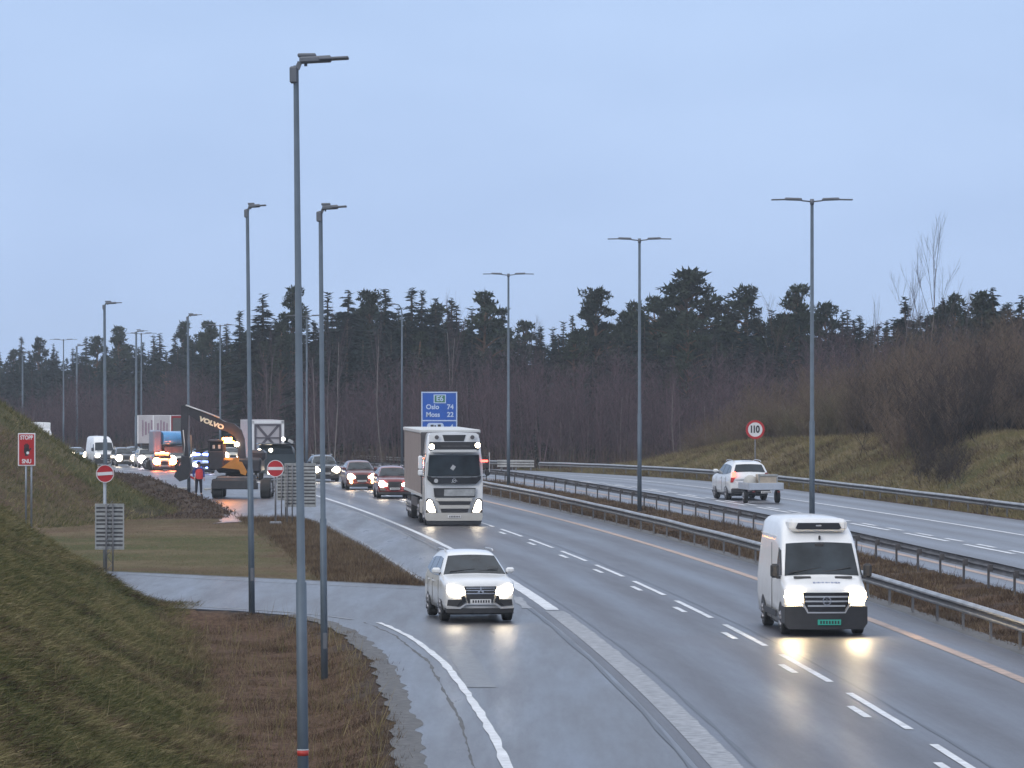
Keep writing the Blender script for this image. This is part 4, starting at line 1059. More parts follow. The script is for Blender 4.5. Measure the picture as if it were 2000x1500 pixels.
for sx_, z in ((-.97, 3.40), (1.0, 3.46)):
    o = MB().tube([(sx_, -.18, z), (sx_, -.06, z)], .125, 18).build("spotlight", M['black'], t)
    MB().tube([(sx_, -.195, z), (sx_, -.182, z)], .112, 18).build("spotlight_lens", M['headlamp'], o)
fp("grille", [(-.88, 1.62), (.92, 1.62), (.90, 1.24), (-.84, 1.24)], M['black'], -.03, .1)
fp("grille_panel", [(-.42, 1.56), (.90, 1.58), (.88, 1.28), (-.44, 1.28)], M['alu'], -.045, -.02)
fp("grille_slat", [(-.80, 1.20), (.80, 1.20), (.76, 1.06), (-.76, 1.06)], M['offwhite'], -.05, .1)
fp("grille_slot", [(-.68, 1.04), (.72, 1.04), (.68, .90), (-.62, .90)], M['black'], -.03, .1)
fp("grille_slat", [(-.66, .89), (.70, .89), (.66, .74), (-.60, .74)], M['offwhite'], -.05, .1)
fp("grille_slot", [(-.58, .72), (.62, .72), (.58, .58), (-.54, .58)], M['black'], -.03, .1)
fp("bumper", [(-1.22, .56), (1.22, .56), (1.22, .28), (1.16, .22), (-1.16, .22), (-1.22, .28)], M['offwhite'], -.07, .35)
fp("lower_valance", [(-1.2, .22), (1.2, .22), (1.14, .05), (-1.14, .05)], M['black'], -.02, .3)
plate(t, (.0, -.085, .40), M['platewhite'], .55, .12)
for sg in (-1, 1):
    fp("headlight_housing", [(sg * .72, .56), (sg * 1.22, .56), (sg * 1.22, 1.1), (sg * 1.12, 1.18), (sg * .98, 1.16)], M['black'], -.045, .12)
    fp("headlight", [(sg * .80, .60), (sg * 1.06, .58), (sg * 1.17, .72), (sg * 1.16, 1.04), (sg * 1.06, 1.13), (sg * .98, 1.08), (sg * .88, .84)], M['headlamp'], -.075, .1)
    MB().box((sg * 1.256, .9, 2.55), (.012, .95, .75), ch=.004).build("side_window", M['glass'], t)
    b = MB().box((sg * 1.44, .12, 2.72), (.20, .16, .58), ch=.05).build("mirror", M['black'] if sg > 0 else M['white'], t)
    MB().box((sg * 1.44, .12, 2.28), (.22, .16, .26), ch=.05).build("wide_angle_mirror", M['white'] if sg < 0 else M['black'], b)
    MB().tube([(sg * 1.2, .2, 3.08), (sg * 1.42, .14, 3.06), (sg * 1.42, .14, 2.12), (sg * 1.2, .2, 2.10)], .025, 6).build("mirror_arm", M['black'], b)
    fp("door_trim", [(sg * 1.235, .6), (sg * 1.25, .6), (sg * 1.25, 1.7), (sg * 1.235, 1.7)], M['offwhite'], .3, 1.6)
MB().box((1.30, -.02, 2.78), (.3, .05, .09), ch=.01).build("red_side_marker", M['taillamp'], t)
MB().box((1.52, .1, 2.72), (.03, .1, .85), ch=.01).build("mirror_stripe", M['trailerwhite'], t)
# seat back and dashboard seen through glass are reflected away; wiper on the glass
MB().tube([(-.5, -.055, 2.13), (.35, -.055, 2.22)], .012, 5).tube([(.1, -.055, 2.12), (.95, -.055, 2.18)], .012, 5).build("wiper", M['black'], t)
MB().box((-.05, -.045, 2.5), (.16, .01, .2), ry=.6).build("windscreen_sticker", M['lens'], t)
for sg in (-1, 1):
    for y in (1.35,): wheel(t, sg * 1.05, y, .51, .32)
    wheel(t, sg * 1.02, 4.7, .51, .45)
    for y in (9.2, 10.5, 11.8): wheel(t, sg * 1.02, y + 2, .50, .4)
    MB().box((sg * 1.2, 3.1, .75), (.12, 1.5, .6), ch=.04).build("side_skirt", M['offwhite'], t)
    MB().box((sg * 1.22, 8.2, .85), (.05, 4.5, .4)).build("side_guard", M['postdark'], t)
MB().box((0, 3.2, .85), (.9, 5.6, .3)).build("chassis", M['black'], t)
tr = MB().box((0, 9.3, 2.62), (2.50, 13.5, 2.66)).build("curtain_side", M['curtain'], t)
m = MB()
m.box((0, 9.3, 4.02), (2.62, 13.7, .16), ch=.03)
m.box((0, 9.3, 1.25), (2.56, 13.6, .12))
m.build("trailer_roof", M['trailerwhite'], t)
MB().box((0, 2.5, 2.65), (2.57, .12, 2.7), ch=.02).build("trailer_headboard", M['postdark'], t)
MB().box((0, 9.3, .98), (1.3, 13.2, .35)).build("trailer_frame", M['black'], t)

# ---- white estate car towing trailer, opposite carriageway
zr_ = .27
p = P(1463, 977, zr_); a0 = -math.atan(dL(p.y)) + R(.8)
a = a0 + PI
c = p + Vector((-math.sin(a0), math.cos(a0), 0)) * 2.35
c.z = zr_
M['redcloth2'] = mat('dull_red_lens', (.16, .02, .02), .4)
pk, sh, y0 = car("white off-road car with lit tail light towing a small trailer away on the opposite carriageway", c, a, M['white'], lights='off', k=1.16, cat="car", lm=M['lens'])
MB().box((.72, 2.30, 1.12), (.17, .16, .26), ch=.04).build("brake_light", M['taillamp'], pk)
MB().box((-.72, 2.30, 1.08), (.15, .14, .26), ch=.04).build("brake_light", M['redcloth2'], pk)
MB().box((0, 2.40, .42), (1.72, .14, .22), ch=.04).build("rear_bumper", M['black'], pk)
MB().box((0, 1.45, 1.75), (.5, .1, .04), ch=.01).build("roof_bar", M['black'], pk)
ct = p + Vector((math.sin(a0) * 1 + .62, -math.cos(a0) * 1.9, 0)); ct.z = zr_
ct = P(1488, 983, zr_); ct.y += .8
tl = empty("car_trailer", "low aluminium trailer with open load bed coupled behind the white off-road car", "trailer", ct, a0)
m = MB(); W2, Lb = .86, 1.35
m.box((0, 0, .68), (2 * W2, 2 * Lb, .05))
m.build("load_bed", M['postdark'], tl)
M['alubright'] = mat("bright_aluminium_sheet", (.55, .58, .63), .35, .6, .08, 2)
m = MB(); m.box((0, -Lb, .84), (2 * W2, .04, .34), ch=.01).build("tailgate", M['alubright'], tl)
for sg in (-1, 1): MB().box((sg * W2, 0, .84), (.04, 2 * Lb, .34), ch=.01).build("side_board", M['alubright'], tl)
MB().box((0, Lb, .84), (2 * W2, .04, .34), ch=.01).build("front_board", M['alubright'], tl)
for sg in (-1, 1):
    wheel(tl, sg * .80, -.1, .32, .2)
    MB().box((sg * .62, -Lb - .03, .58), (.14, .05, .07), ch=.01).build("rear_lamp", M['redcloth2'], tl)
    MB().box((sg * .80, -.1, .66), (.24, .8, .04)).build("mudguard", M['black'], tl)
MB().tube([(0, Lb, .55), (-.25, 2.7, .5)], .05, 6).build("drawbar", M['black'], tl)
plate(tl, (0, -Lb - .03, .56), M['platewhite'])
M['ply'] = mat("pale_plywood", (.42, .36, .29), .7, 0, .15, 4)
q = ct + Vector((.28, .1, .71)); 
e = empty("wooden_crate", "pale wooden crate with raised boards carried on the car trailer", "crate", q, a0)
MB().box((0, 0, .36), (.95, .75, .68), ch=.01).build("box", M['ply'], e)
MB().box((0, -.40, .66), (1.0, .04, .1)).box((-.45, -.40, .36), (.06, .04, .7)).box((.45, -.40, .36), (.06, .04, .7)).build("batten", M['alu'], e)
q = ct + Vector((-.52, .0, .71))
e = empty("storage_sack", "white bulky sack slumped beside the wooden crate on the trailer", "sack", q, a0)
rg = []
for z, r_ in ((0, .27), (.1, .35), (.35, .34), (.55, .27), (.66, .1)):
    rg.append([(r_ * 1.0 * math.cos(k * PI / 6) * (1 + .1 * math.sin(k * 2 + z * 9)), r_ * math.sin(k * PI / 6), z) for k in range(12)])
MB().rings(rg).build("sack_body", M['offwhite'], e)

# ---- oncoming cars
M['red'] = mat("dark_red_paint", (.16, .012, .02), .25, .1, .1, 2, coat=.7, dirt=.25)
M['red2'] = mat("deep_red_paint", (.13, .02, .022), .3, .1, .1, 2, coat=.6, dirt=.3)
M['darkpaint'] = mat("dark_grey_paint", (.035, .04, .05), .25, .2, .1, 2, coat=.7, dirt=.2)
M['bluepaint'] = mat("light_blue_paint", (.20, .30, .42), .3, .2, .08, 2, coat=.6, dirt=.2)
M['creampaint'] = mat("cream_paint", (.42, .41, .36), .35, 0, .08, 2, coat=.4, dirt=.3)
M['policepaint'] = mat("grey_blue_paint", (.20, .22, .28), .3, .1, .08, 2, coat=.5, dirt=.2)
def oncoming(px, py, rz=None, big=0.0, bm=None, **kw):
    p, a = place(px, py)
    if rz is not None: a = rz
    c = p + Vector((-math.sin(a), math.cos(a), 0)) * 2.35
    r_ = car(loc=c, rz=a, **kw)
    if big:
        for sg in (-1, 1): MB().tube([(sg * .68, r_[2] - .06, .78), (sg * .68, r_[2] + .05, .78)], big, 16).build("lamp_glow_disc", bm or kw.get('lm') or M['headlamp'], r_[0])  # added glowing discs over the headlights, standing in for their glare
    return r_
oncoming(771, 974, paint=M['red'], label="dark red estate car with one bright headlight just left of the articulated lorry", big=.18, rz=R(5.5), cladding=True)
o2, _, y2 = oncoming(707, 957, paint=M['red2'], label="deep red car with round headlights and amber fog lamps behind the dark red estate", kind='suv', k=.98, rails=False, rz=R(7), big=.19)
for sg in (-1, 1): MB().tube([(sg * .63, y2 - .02, .47), (sg * .63, y2 + .1, .47)], .085, 14).build("fog_lamp", M['fog'], o2)
oncoming(637, 941, paint=M['darkpaint'], label="dark SUV with one glaring headlight, partly behind the slatted sign back", rz=R(8), big=.21)
oncoming(155, 903, paint=M['bluepaint'], kind='sedan', label="small pale blue car at the left end of the queue above the grass bank", rz=R(14), big=.26)
oncoming(247, 911, paint=M['darkpaint'], label="dark grey SUV with two headlights beside the distant white van", rz=R(13), lm2=M['headcool'], big=.30)
p, a = place(207, 909)
van("distant white panel van in the queue left of the dark grey SUV", p + Vector((-math.sin(a), math.cos(a), 0)) * 2.95, R(15), fridge=False, k=.97)
oncoming(292, 914, paint=M['creampaint'], label="cream off-road car with pinkish headlight glare in the distant queue", rz=R(12), lm=M['headcool'], big=.34)
oncoming(352, 913, paint=M['creampaint'], kind='sedan', label="pale car with a headlight beside the flashing blue lights, left of the excavator", rz=R(11), big=.30)
oncoming(268, 902, paint=M['bluepaint'], kind='sedan', label="pale blue car mostly hidden between the dark grey SUV and the cream car", rz=R(13), big=.2, lm=M['headcool'])
oncoming(420, 912, paint=M['darkpaint'], kind='sedan', label="dark car seen past the excavator cab, right of the police car", rz=R(10), big=.22)
oncoming(455, 905, paint=M['creampaint'], kind='sedan', label="pale car glimpsed beneath the excavator's boom foot", rz=R(10), big=.26)
oncoming(365, 904, paint=M['bluepaint'], kind='suv', label="blue-grey off-road car between the pale car and the police car", rz=R(11), big=.2, rails=False)
# rescue vehicle with flashing orange-red lights
ob, _, yb = oncoming(322, 919, paint=M['policepaint'], kind='sedan', label="low grey car under a blaze of orange-red hazard lights in the queue", rz=R(11), lm=M['redbeacon'], big=.3, bm=M['redbeacon'])
MB().box((0, -.2, 1.46), (1.15, .28, .14), ch=.03).build("hazard_light_bar", M['redbeacon'], ob)
pol, _, yp = oncoming(398, 925, paint=M['policepaint'], kind='sedan', label="grey police car with blue flashing lights partly behind the excavator", rz=R(9), lm=M['headcool'], cat="police car", name="police_car")
MB().box((-.35, -.1, 1.46), (.5, .26, .12), ch=.03).build("blue_light", M['bluebeacon'], pol)
MB().box((.35, -.1, 1.46), (.5, .26, .12), ch=.03).build("blue_light", M['bluebeacon'], pol)
for sg in (-1, 1): MB().box((sg * .22, yp - .03, .46), (.16, .04, .07)).build("grille_blue_light", M['bluebeacon'], pol)

# ---- lorries in the queue
def wheels6(o, ys, r=.5, x=1.0):
    for y in ys:
        for sg in (-1, 1): wheel(o, sg * x, y, r, .3)
p, a = place(78, 908); a = R(15)
o = empty("box_lorry", "white lorry roof and cab top peeking over the grass bank at far left", "lorry", p, a)
MB().box((0, 4.9, 2.6), (2.5, 6.6, 2.7), ch=.05).build("box_body", M['vanwhite'], o)
MB().rings([[(x, y + .04 * x * x, z) for x, z in ((0, .4), (1.18, .4), (1.22, 1.6), (1.15, zt - .1), (1.05, zt), (0, zt + .02), (-1.05, zt), (-1.15, zt - .1), (-1.22, 1.6), (-1.18, .4))] for y, zt in ((0, 2.5), (.25, 3.0), (.8, 3.3), (1.6, 3.5))]).build("cab", M['vanwhite'], o)
MB().prism([(-1.05, 1.5), (1.05, 1.5), (1.0, 2.3), (-1.0, 2.3)], -.04, .1, bend=.04).build("windscreen", M['glass'], o)
MB().box((0, -.05, 2.72), (1.5, .1, .16)).build("roof_sign", M['black'], o)
for x in (-.6, -.2, .2, .6): MB().tube([(x, -.12, 2.72), (x, -.05, 2.72)], .07, 10).build("roof_lamp", M['dimlamp'], o)
for sg in (-1, 1): MB().box((sg * .9, -.04, .8), (.35, .06, .25), ch=.03).build("headlight", M['headlamp'], o)
wheels6(o, (1.0, 6.2))
# white box lorry with red-framed door seen askew
Y = 366.; x = at(318, Y); a = R(59); zg = road_z(at(318, Y), Y)
zg = -1.4 * float(smooth(235, 415, Y))
o = empty("box_lorry", "box lorry with faded side lettering and red-framed grey end, behind the blue tanker", "lorry", (x, Y, zg), a)
Lb, Wb = 1.75, 1.25
zt, zb = CAM_H + (HZ - 811) / F * Y - zg, CAM_H + (HZ - 866) / F * Y - zg
M['greypanel'] = mat("grey_end_panel", (.17, .17, .155), .6, 0, .1, 1.5)
M['dullwhite'] = mat("dull_white_box", (.42, .40, .42), .55, 0, .08, 1.5, dirt=.4)
MB().box((0, 0, (zt + zb) / 2), (2 * Wb, 2 * Lb, zt - zb), ch=.03).build("box_body", M['dullwhite'], o)
MB().box((Wb * 0, -Lb - .02, (zt + zb) / 2), (2 * Wb - .1, .04, zt - zb - .1)).build("end_frame", M['signred'], o)
MB().box((0, -Lb - .05, (zt + zb) / 2 - .05), (2 * Wb - .35, .03, zt - zb - .35)).build("end_panel", M['greypanel'], o)
m = MB(); 
for k in range(9):
    if k == 4: continue
    m.box((-Wb - .012, -1.35 + k * .32, (zt + zb) / 2 + .1), (.02, .14 + .06 * (k % 2), .9 + .25 * (k % 3)))
m.build("side_lettering", M['fade'] if 'fade' in M else M.setdefault('fade', mat("faded_purple_lettering", (.24, .17, .22), .6)), o)
m = MB()
for y in (-Lb, 0.1, Lb): m.box((-Wb - .015, y * .985, (zt + zb) / 2), (.03, .1, zt - zb))
m.build("side_rib", M['vanwhite'], o)
MB().box((0, 0, zb - .35), (1.2, 2 * Lb, .3)).build("chassis", M['black'], o)
wheels6(o, (-1.1, .9))
# blue tanker
Y = 356.; x = at(328, Y); zg = -1.4 * float(smooth(235, 415, Y))
o = empty("tank_lorry", "lorry with rounded bright blue tank and grey cab, in front of the lettered box lorry", "lorry", (x, Y, zg), R(-66))
zt, zb = CAM_H + (HZ - 842) / F * Y - zg, CAM_H + (HZ - 870) / F * Y - zg
M['tankblue'] = mat("tank_blue", (.05, .26, .55), .3, .1, .06, 2, coat=.5)
hz_ = (zt - zb) / 2
rg = []
for y in (-.75, -.7, 1.2, 1.25):
    kk = .92 if y in (-.75, 1.25) else 1
    rg.append([(1.15 * kk * math.copysign(abs(math.cos(t_)) ** .7, math.cos(t_)), y, (zt + zb) / 2 + hz_ * kk * math.copysign(abs(math.sin(t_)) ** .7, math.sin(t_))) for t_ in np.linspace(0, 2 * PI, 25)[:-1]])
ob = MB().rings(rg).build("tank", M['tankblue'], o)
ob.matrix_local = Matrix.Rotation(0, 4, 'Z')
MB().box((.35, -1.25, (zt + zb) / 2 - .25), (1.3, .7, (zt - zb) + .7), ch=.12).build("cab", M['policepaint'], o)
MB().box((0, 0, zb - .25), (1.3, 3.0, .45)).build("chassis", M['black'], o)
MB().box((1.12, .2, zb - .35), (.1, 1.8, .5)).build("side_locker", M['postdark'], o)
wheels6(o, (-1.1, .9), r=.48, x=.98)
# white box lorry with X brace
Y = 330.; x = at(523, Y); zg = -1.4 * float(smooth(235, 415, Y)); a = R(9.5)
o = empty("box_lorry", "white box lorry with dark X-shaped bracing on its end, above the no-entry sign", "lorry", (x, Y, zg), a)
zt = CAM_H + (HZ - 821) / F * Y - zg; zb = 1.1
MB().box((0, 4.2, (zt + zb) / 2), (2.55, 8.4, zt - zb), ch=.02).build("box_body", M['dullwhite'], o)
m = MB(); zm = (zt + zb) / 2
m.box((0, -.02, zt - .14), (2.55, .08, .22)); 
for sg in (-1, 1): m.box((sg * 1.17, -.02, zm), (.2, .08, zt - zb))
m.build("end_frame", M['vanwhite'], o)
M['brace'] = mat("dark_purple_brace", (.085, .075, .09), .6)
z1_, z0_ = zt - .35, zt - 2.35; m = MB()
for sg in (-1, 1):
    m.prism([(sg * -1.0, z1_), (sg * -.74, z1_), (sg * 1.0, z0_), (sg * .74, z0_)], -.03 - .012 * sg, .02)
    m.box((sg * .95, -.05, (z0_ + z1_) / 2), (.12, .05, z1_ - z0_))
m.box((0, -.055, z1_), (2.0, .05, .08)); m.box((0, -.056, (z0_ + z1_) / 2), (2.0, .05, .09)); m.box((0, -.057, z0_), (2.0, .05, .1))
m.build("x_brace", M['brace'], o)
MB().box((0, 4.2, .85), (1.2, 8, .4)).build("chassis", M['black'], o)
wheels6(o, (1.2, 6.2, 7.4))
# dark recovery lorry
Y = 282.; x = at(541, Y); zg = -1.4 * float(smooth(235, 415, Y)); a = R(8)
o = empty("recovery_lorry", "dark green recovery lorry with flat bonnet and several lamps, behind the slatted signs", "lorry", (x, Y, zg), a)
M['darkgreen'] = mat("dark_green_paint", (.03, .045, .055), .4, .1, .2, 2, coat=.3, dirt=.3)
MB().rings([[(x_, y, z) for x_, z in ((0, .5), (1.2, .5), (1.25, 1.2), (1.2, zt_ - .12), (1.05, zt_), (0, zt_ + .03), (-1.05, zt_), (-1.2, zt_ - .12), (-1.25, 1.2), (-1.2, .5))] for y, zt_ in ((0, 1.9), (.15, 2.1), (.9, 2.25), (1.7, 2.35))]).build("cab", M['darkgreen'], o)
MB().prism([(-1.1, 1.75), (1.1, 1.75), (1.0, 2.08), (-1.0, 2.08)], -.03, .08).build("windscreen", M['glass'], o)
MB().box((0, .9, 2.42), (2.5, 2.0, .09), ch=.03).build("roof_deck", M['gloss'], o)
MB().box((.9, -.1, 2.6), (.35, .1, .2), ry=.5, ch=.02).build("work_mirror", M['lens'], o)
for x_, z, r_, mm in ((-1.17, 1.98, .13, 'headlamp'), (-.42, 2.02, .12, 'headlamp'), (.42, 2.75, .13, 'dimlamp'), (-.47, .55, .16, 'headlamp')):
    MB().tube([(x_, -.1, z), (x_, .0, z)], r_, 14).build("lamp", M[mm], o)
MB().box((-1.1, -.06, 1.6), (.3, .06, .3)).build("red_panel", M['signred'], o)
MB().box((0, 4.2, 1.0), (2.3, 5, .25)).build("flatbed", M['darkgreen'], o)
wheels6(o, (1.0, 4.5, 5.7))

# ---- wheeled excavator
Y = 229.; s = F / Y; zg = .0; x = (462 - 1000) / s
ex = empty("wheeled_excavator", "black wheeled excavator with glowing orange beacon, boom folded over the dug-up verge", "excavator", (x, Y, .02), 0)
def ez(py): return (CAM_H - (py - HZ) / s)
def exx(px): return (px - 462) / s
M['exblack'] = mat("excavator_black", (.03, .03, .038), .45, .1, .25, 3, coat=.2, dirt=.35)
M['exgrey'] = mat("excavator_grey", (.07, .075, .085), .5, .1, .2, 3, dirt=.4)
M['exorange'] = mat("excavator_orange_panel", (.50, .20, .03), .5, 0, .12, 3, dirt=.3)
for xw in (-.98, .98):
    for yw in (-1.3, 1.3):
        wheel(ex, exx(475 + (30 if xw > 0 else -32) * 0) + (xw * 1.32), yw, .52, .55)
MB().box((0, 0, .95), (2.0, 3.6, .45), ch=.08).box((0, 0, .62), (2.3, .35, .35)).build("undercarriage", M['exgrey'], ex)
MB().box((0, -1.95, .75), (2.4, .12, .5), ch=.03).build("dozer_blade", M['exblack'], ex)
MB().tube([(0, 0, 1.15), (0, 0, 1.35)], .6, 20).build("slew_ring", M['black'], ex)
MB().box((.2, .4, 1.75), (2.4, 3.2, .8), ch=.12).build("upper_body", M['exblack'], ex)
MB().box((1.1, .9, 2.25), (.9, 2.0, .6), ch=.15).build("engine_cover", M['exblack'], ex)
cx = exx(425)
MB().box((cx, -.5, 2.02), (.82, 1.7, 1.0), ch=.05).build("cab_base", M['exblack'], ex)
cb = MB()
for dx in (-.38, .38):
    for dy in (-1.3, .3): cb.box((cx + dx, dy, 2.55), (.08, .08, 1.05))
cb.box((cx, -.5, 3.06), (.92, 1.8, .12), ch=.04)
cb.box((cx, -1.3, 2.15), (.8, .06, .1))
cb.build("cab_frame", M['exblack'], ex)
MB().box((cx, -.5, 2.55), (.72, 1.55, .95)).build("cab_glass", M['glass'], ex)
for z, dx in ((2.75, -.12), (2.4, -.12), (2.4, .05), (2.75, .18)): MB().box((cx + dx, -1.31, z), (.13, .03, .2), ch=.03).build("cab_sticker", M['lens'], ex)
MB().prism([(exx(436), ez(913)), (exx(462), ez(894)), (exx(470), ez(892)), (exx(470), ez(917))], -1.5, -1.2).build("side_panel", M['exorange'], ex)
MB().prism([(exx(464), ez(900)), (exx(476), ez(902)), (exx(486), ez(921)), (exx(483), ez(928)), (exx(474), ez(925))], -1.62, -1.4).build("ladder_panel", M['exorange'], ex)
# boom, stick and bucket, drawn over to the left
def arm_poly(name, pts, m, y0, y1): return MB().prism([(exx(a_), ez(b_)) for a_, b_ in pts], y0, y1).build(name, m, ex)
bm_ = arm_poly("boom", [(470, 905), (466, 890), (468, 872), (463, 855), (448, 844), (420, 836), (392, 824), (364, 806), (360, 798), (363, 791), (372, 793), (420, 812), (440, 823), (460, 828), (474, 840), (480, 858), (482, 890), (484, 905)], M['exblack'], -1.1, -.72)
text_part("boom_lettering", "VOLVO", .33, (exx(416), -1.13, ez(827)), M['boomtext'] if 'boomtext' in M else M.setdefault('boomtext', mat("boom_lettering_cream", (.75, .68, .5), .4, emit=(.95, .85, .6), estr=.0)), bm_, rot=(PI / 2, R(21), 0), sx=1.25, bold=.02)
arm_poly("stick", [(357, 793), (366, 790), (372, 800), (371, 830), (369, 862), (372, 895), (366, 897), (360, 880), (356, 840)], M['exblack'], -1.15, -.8)
arm_poly("bucket", [(358, 890), (374, 893), (378, 915), (370, 935), (355, 940), (344, 930), (350, 915), (358, 908)], M['exblack'], -1.5, -.5)
MB().tube([(exx(366), -1.2, ez(792)), (exx(400), -1.2, ez(804)), (exx(432), -1.2, ez(816))], .045, 6).build("hydraulic_pipe", M['lens'], ex)
MB().tube([(exx(376), -1.0, ez(802)), (exx(412), -1.0, ez(814)), (exx(450), -1.0, ez(828))], .06, 6).build("hydraulic_cylinder", M['silver'], ex)
MB().tube([(exx(375), -1.0, ez(850)), (exx(377), -1.0, ez(888))], .05, 6).build("bucket_cylinder", M['rust'] if 'rust' in M else M.setdefault('rust', mat("brown_rod", (.25, .17, .12), .5)), ex)
MB().tube([(exx(361), -1.2, ez(840)), (exx(364), -1.2, ez(870)), (exx(362), -1.2, ez(892))], .03, 6).build("hose", M['lens'], ex)
MB().tube([(exx(446), -.9, ez(866)), (exx(446), -.9, ez(855))], .27, 14).build("beacon", M['orangebeacon'], ex)
MB().box((exx(455), -.9, ez(864)), (.3, .2, .12), ch=.03).build("beacon_bar", M['orangebeacon'], ex)
MB().tube([(exx(465.5), -1.3, ez(868)), (exx(465.5), -1.2, ez(868))], .13, 14).build("work_light", M['headlamp'], ex)
MB().tube([(exx(449), -1.5, ez(931)), (exx(449), -1.4, ez(931))], .07, 10).build("step_lamp", M['lens'], ex)

def lamp_glow(parent, loc, col, e, r=.2):
    l_ = bpy.data.lights.new("lamp_glow", 'POINT'); l_.energy = e; l_.color = col; l_.shadow_soft_size = r
    lo = bpy.data.objects.new("lamp_glow", l_); sc.collection.objects.link(lo); lo.parent = parent; lo.location = loc
lamp_glow(ex, (exx(446), -1.5, ez(857)), (1, .30, .04), 50)
lamp_glow(ex, (exx(452), -.3, ez(850)), (1, .30, .04), 60)
# ---- worker beside the excavator
def person(label, x, y, z, h=1.8, rz=0.0):
    o = empty("person", label, "person", (x, y, z), rz); k = h / 1.8
    def skin(name, nodes, edges, m, sub=2):
        me = bpy.data.meshes.new(name); me.from_pydata([tuple(c * k for c in n_[:3]) for n_ in nodes], edges, [])
        ob_ = bpy.data.objects.new(name, me); sc.collection.objects.link(ob_)
        md = ob_.modifiers.new("s", 'SKIN'); sv = me.skin_vertices[0].data
        for i, n_ in enumerate(nodes): sv[i].radius = (n_[3] * k, (n_[4] if len(n_) > 4 else n_[3]) * k)
        sv[0].use_root = True
        s2 = ob_.modifiers.new("u", 'SUBSURF'); s2.levels = sub; s2.render_levels = sub
        dg = bpy.context.evaluated_depsgraph_get(); dg.update()
        me2 = bpy.data.meshes.new_from_object(ob_.evaluated_get(dg)); bpy.data.objects.remove(ob_)
        me2.materials.clear(); me2.polygons.foreach_set("use_smooth", [True] * len(me2.polygons))
        ob2 = mesh_obj(name, me2, m, o); return ob2
    nd = [(0, 0, .98, .15, .11), (0, 0, 1.15, .13, .10), (0, 0, 1.36, .16, .105), (0, 0, 1.47, .09, .08), (0, -.01, 1.54, .05, .05), (0, -.02, 1.62, .075, .09), (0, -.02, 1.73, .075, .09),
          (-.1, 0, .88, .09), (-.12, -.02, .5, .06), (-.13, .04, .1, .045), (-.14, -.12, .04, .04), (.1, 0, .88, .09), (.12, -.06, .5, .06), (.13, 0, .1, .045), (.14, -.16, .04, .04),
          (-.2, 0, 1.42, .06), (-.27, 0, 1.15, .045), (-.24, -.16, .95, .032), (-.23, -.2, .88, .03), (.2, 0, 1.42, .06), (.26, .02, 1.15, .045), (.28, -.12, .93, .032), (.28, -.15, .86, .03)]
    ed = [(0, 1), (1, 2), (2, 3), (3, 4), (4, 5), (5, 6), (0, 7), (7, 8), (8, 9), (9, 10), (0, 11), (11, 12), (12, 13), (13, 14), (3, 15), (15, 16), (16, 17), (17, 18), (3, 19), (19, 20), (20, 21), (21, 22)]
    # fingers
    for hi, sg in ((18, -1), (22, 1)):
        hx, hy, hz = nd[hi][:3]
        for f_ in range(5):
            b_ = len(nd); ax = -.022 + .011 * f_
            if f_ == 4: nd.append((hx - sg * .03, hy - .02, hz - .01, .010)); nd.append((hx - sg * .04, hy - .04, hz - .04, .008))
            else: nd.append((hx + ax, hy - .01, hz - .05, .009)); nd.append((hx + ax, hy - .03, hz - .085 - .006 * (f_ % 2), .007))
            ed += [(hi, b_), (b_, b_ + 1)]
    body = skin("body", nd, ed, M['skin'])
    tr_ = [(0, 0, .98, .175, .13), (-.1, 0, .86, .108), (-.12, -.02, .5, .08), (-.13, .04, .12, .065), (.1, 0, .86, .108), (.12, -.06, .5, .08), (.13, 0, .12, .065)]
    skin("trousers", tr_, [(0, 1), (1, 2), (2, 3), (0, 4), (4, 5), (5, 6)], M['darkcloth'])
    jk = [(0, 0, 1.0, .19, .15), (0, 0, 1.18, .17, .14), (0, 0, 1.36, .19, .14), (0, 0, 1.46, .11, .10), (-.21, 0, 1.41, .085), (-.28, 0, 1.15, .068), (-.25, -.15, .98, .052), (.21, 0, 1.41, .085), (.27, .02, 1.15, .068), (.28, -.11, .96, .052)]
    skin("jacket", jk, [(0, 1), (1, 2), (2, 3), (3, 4), (4, 5), (5, 6), (3, 7), (7, 8), (8, 9)], M['bluecloth'])
    rg = [[(rx * k * math.cos(t_) + .03 * k, ry * k * math.sin(t_), z_ * k) for t_ in np.linspace(0, 2 * PI, 17)[:-1]] for z_, rx, ry in ((.88, .215, .17), (1.1, .205, .165), (1.3, .205, .165), (1.42, .17, .14))]
    MB().rings(rg, caps=False).build("safety_vest", M['redcloth'], o)
    rg = [[(rr * k * math.cos(t_), (-.015 + rr * 1.1 * math.sin(t_)) * k, z_ * k) for t_ in np.linspace(0, 2 * PI, 13)[:-1]] for z_, rr in ((1.68, .105), (1.74, .105), (1.81, .08), (1.84, .03))]
    MB().rings(rg).build("cap", M['darkcloth'], o)
    m = MB()
    for sg in (-1, 1): m.box((sg * .03 * k, -.105 * k, 1.68 * k), (.018, .012, .012))
    m.build("eyes", M['signblack'], body); MB().box((0, -.115 * k, 1.655 * k), (.018, .03, .035), ch=.005).build("nose", M['skin'], body); MB().box((0, -.108 * k, 1.615 * k), (.04, .008, .008)).build("mouth", M['redcloth'], body)
    for sg in (-1, 1): MB().box((sg * .135 * k, (-.1 if sg < 0 else -.14) * k, .045 * k), (.1 * k, .28 * k, .09 * k), ch=.03).build("boot", M['black'], o)
    return o
M['skin'] = mat("skin", (.42, .26, .19), .6)
M['darkcloth'] = mat("dark_trousers", (.02, .022, .035), .85, 0, .2, 6)
M['bluecloth'] = mat("blue_work_jacket", (.03, .045, .22), .8, 0, .15, 6)
M['redcloth'] = mat("red_safety_vest", (.65, .05, .06), .6, 0, .15, 5)
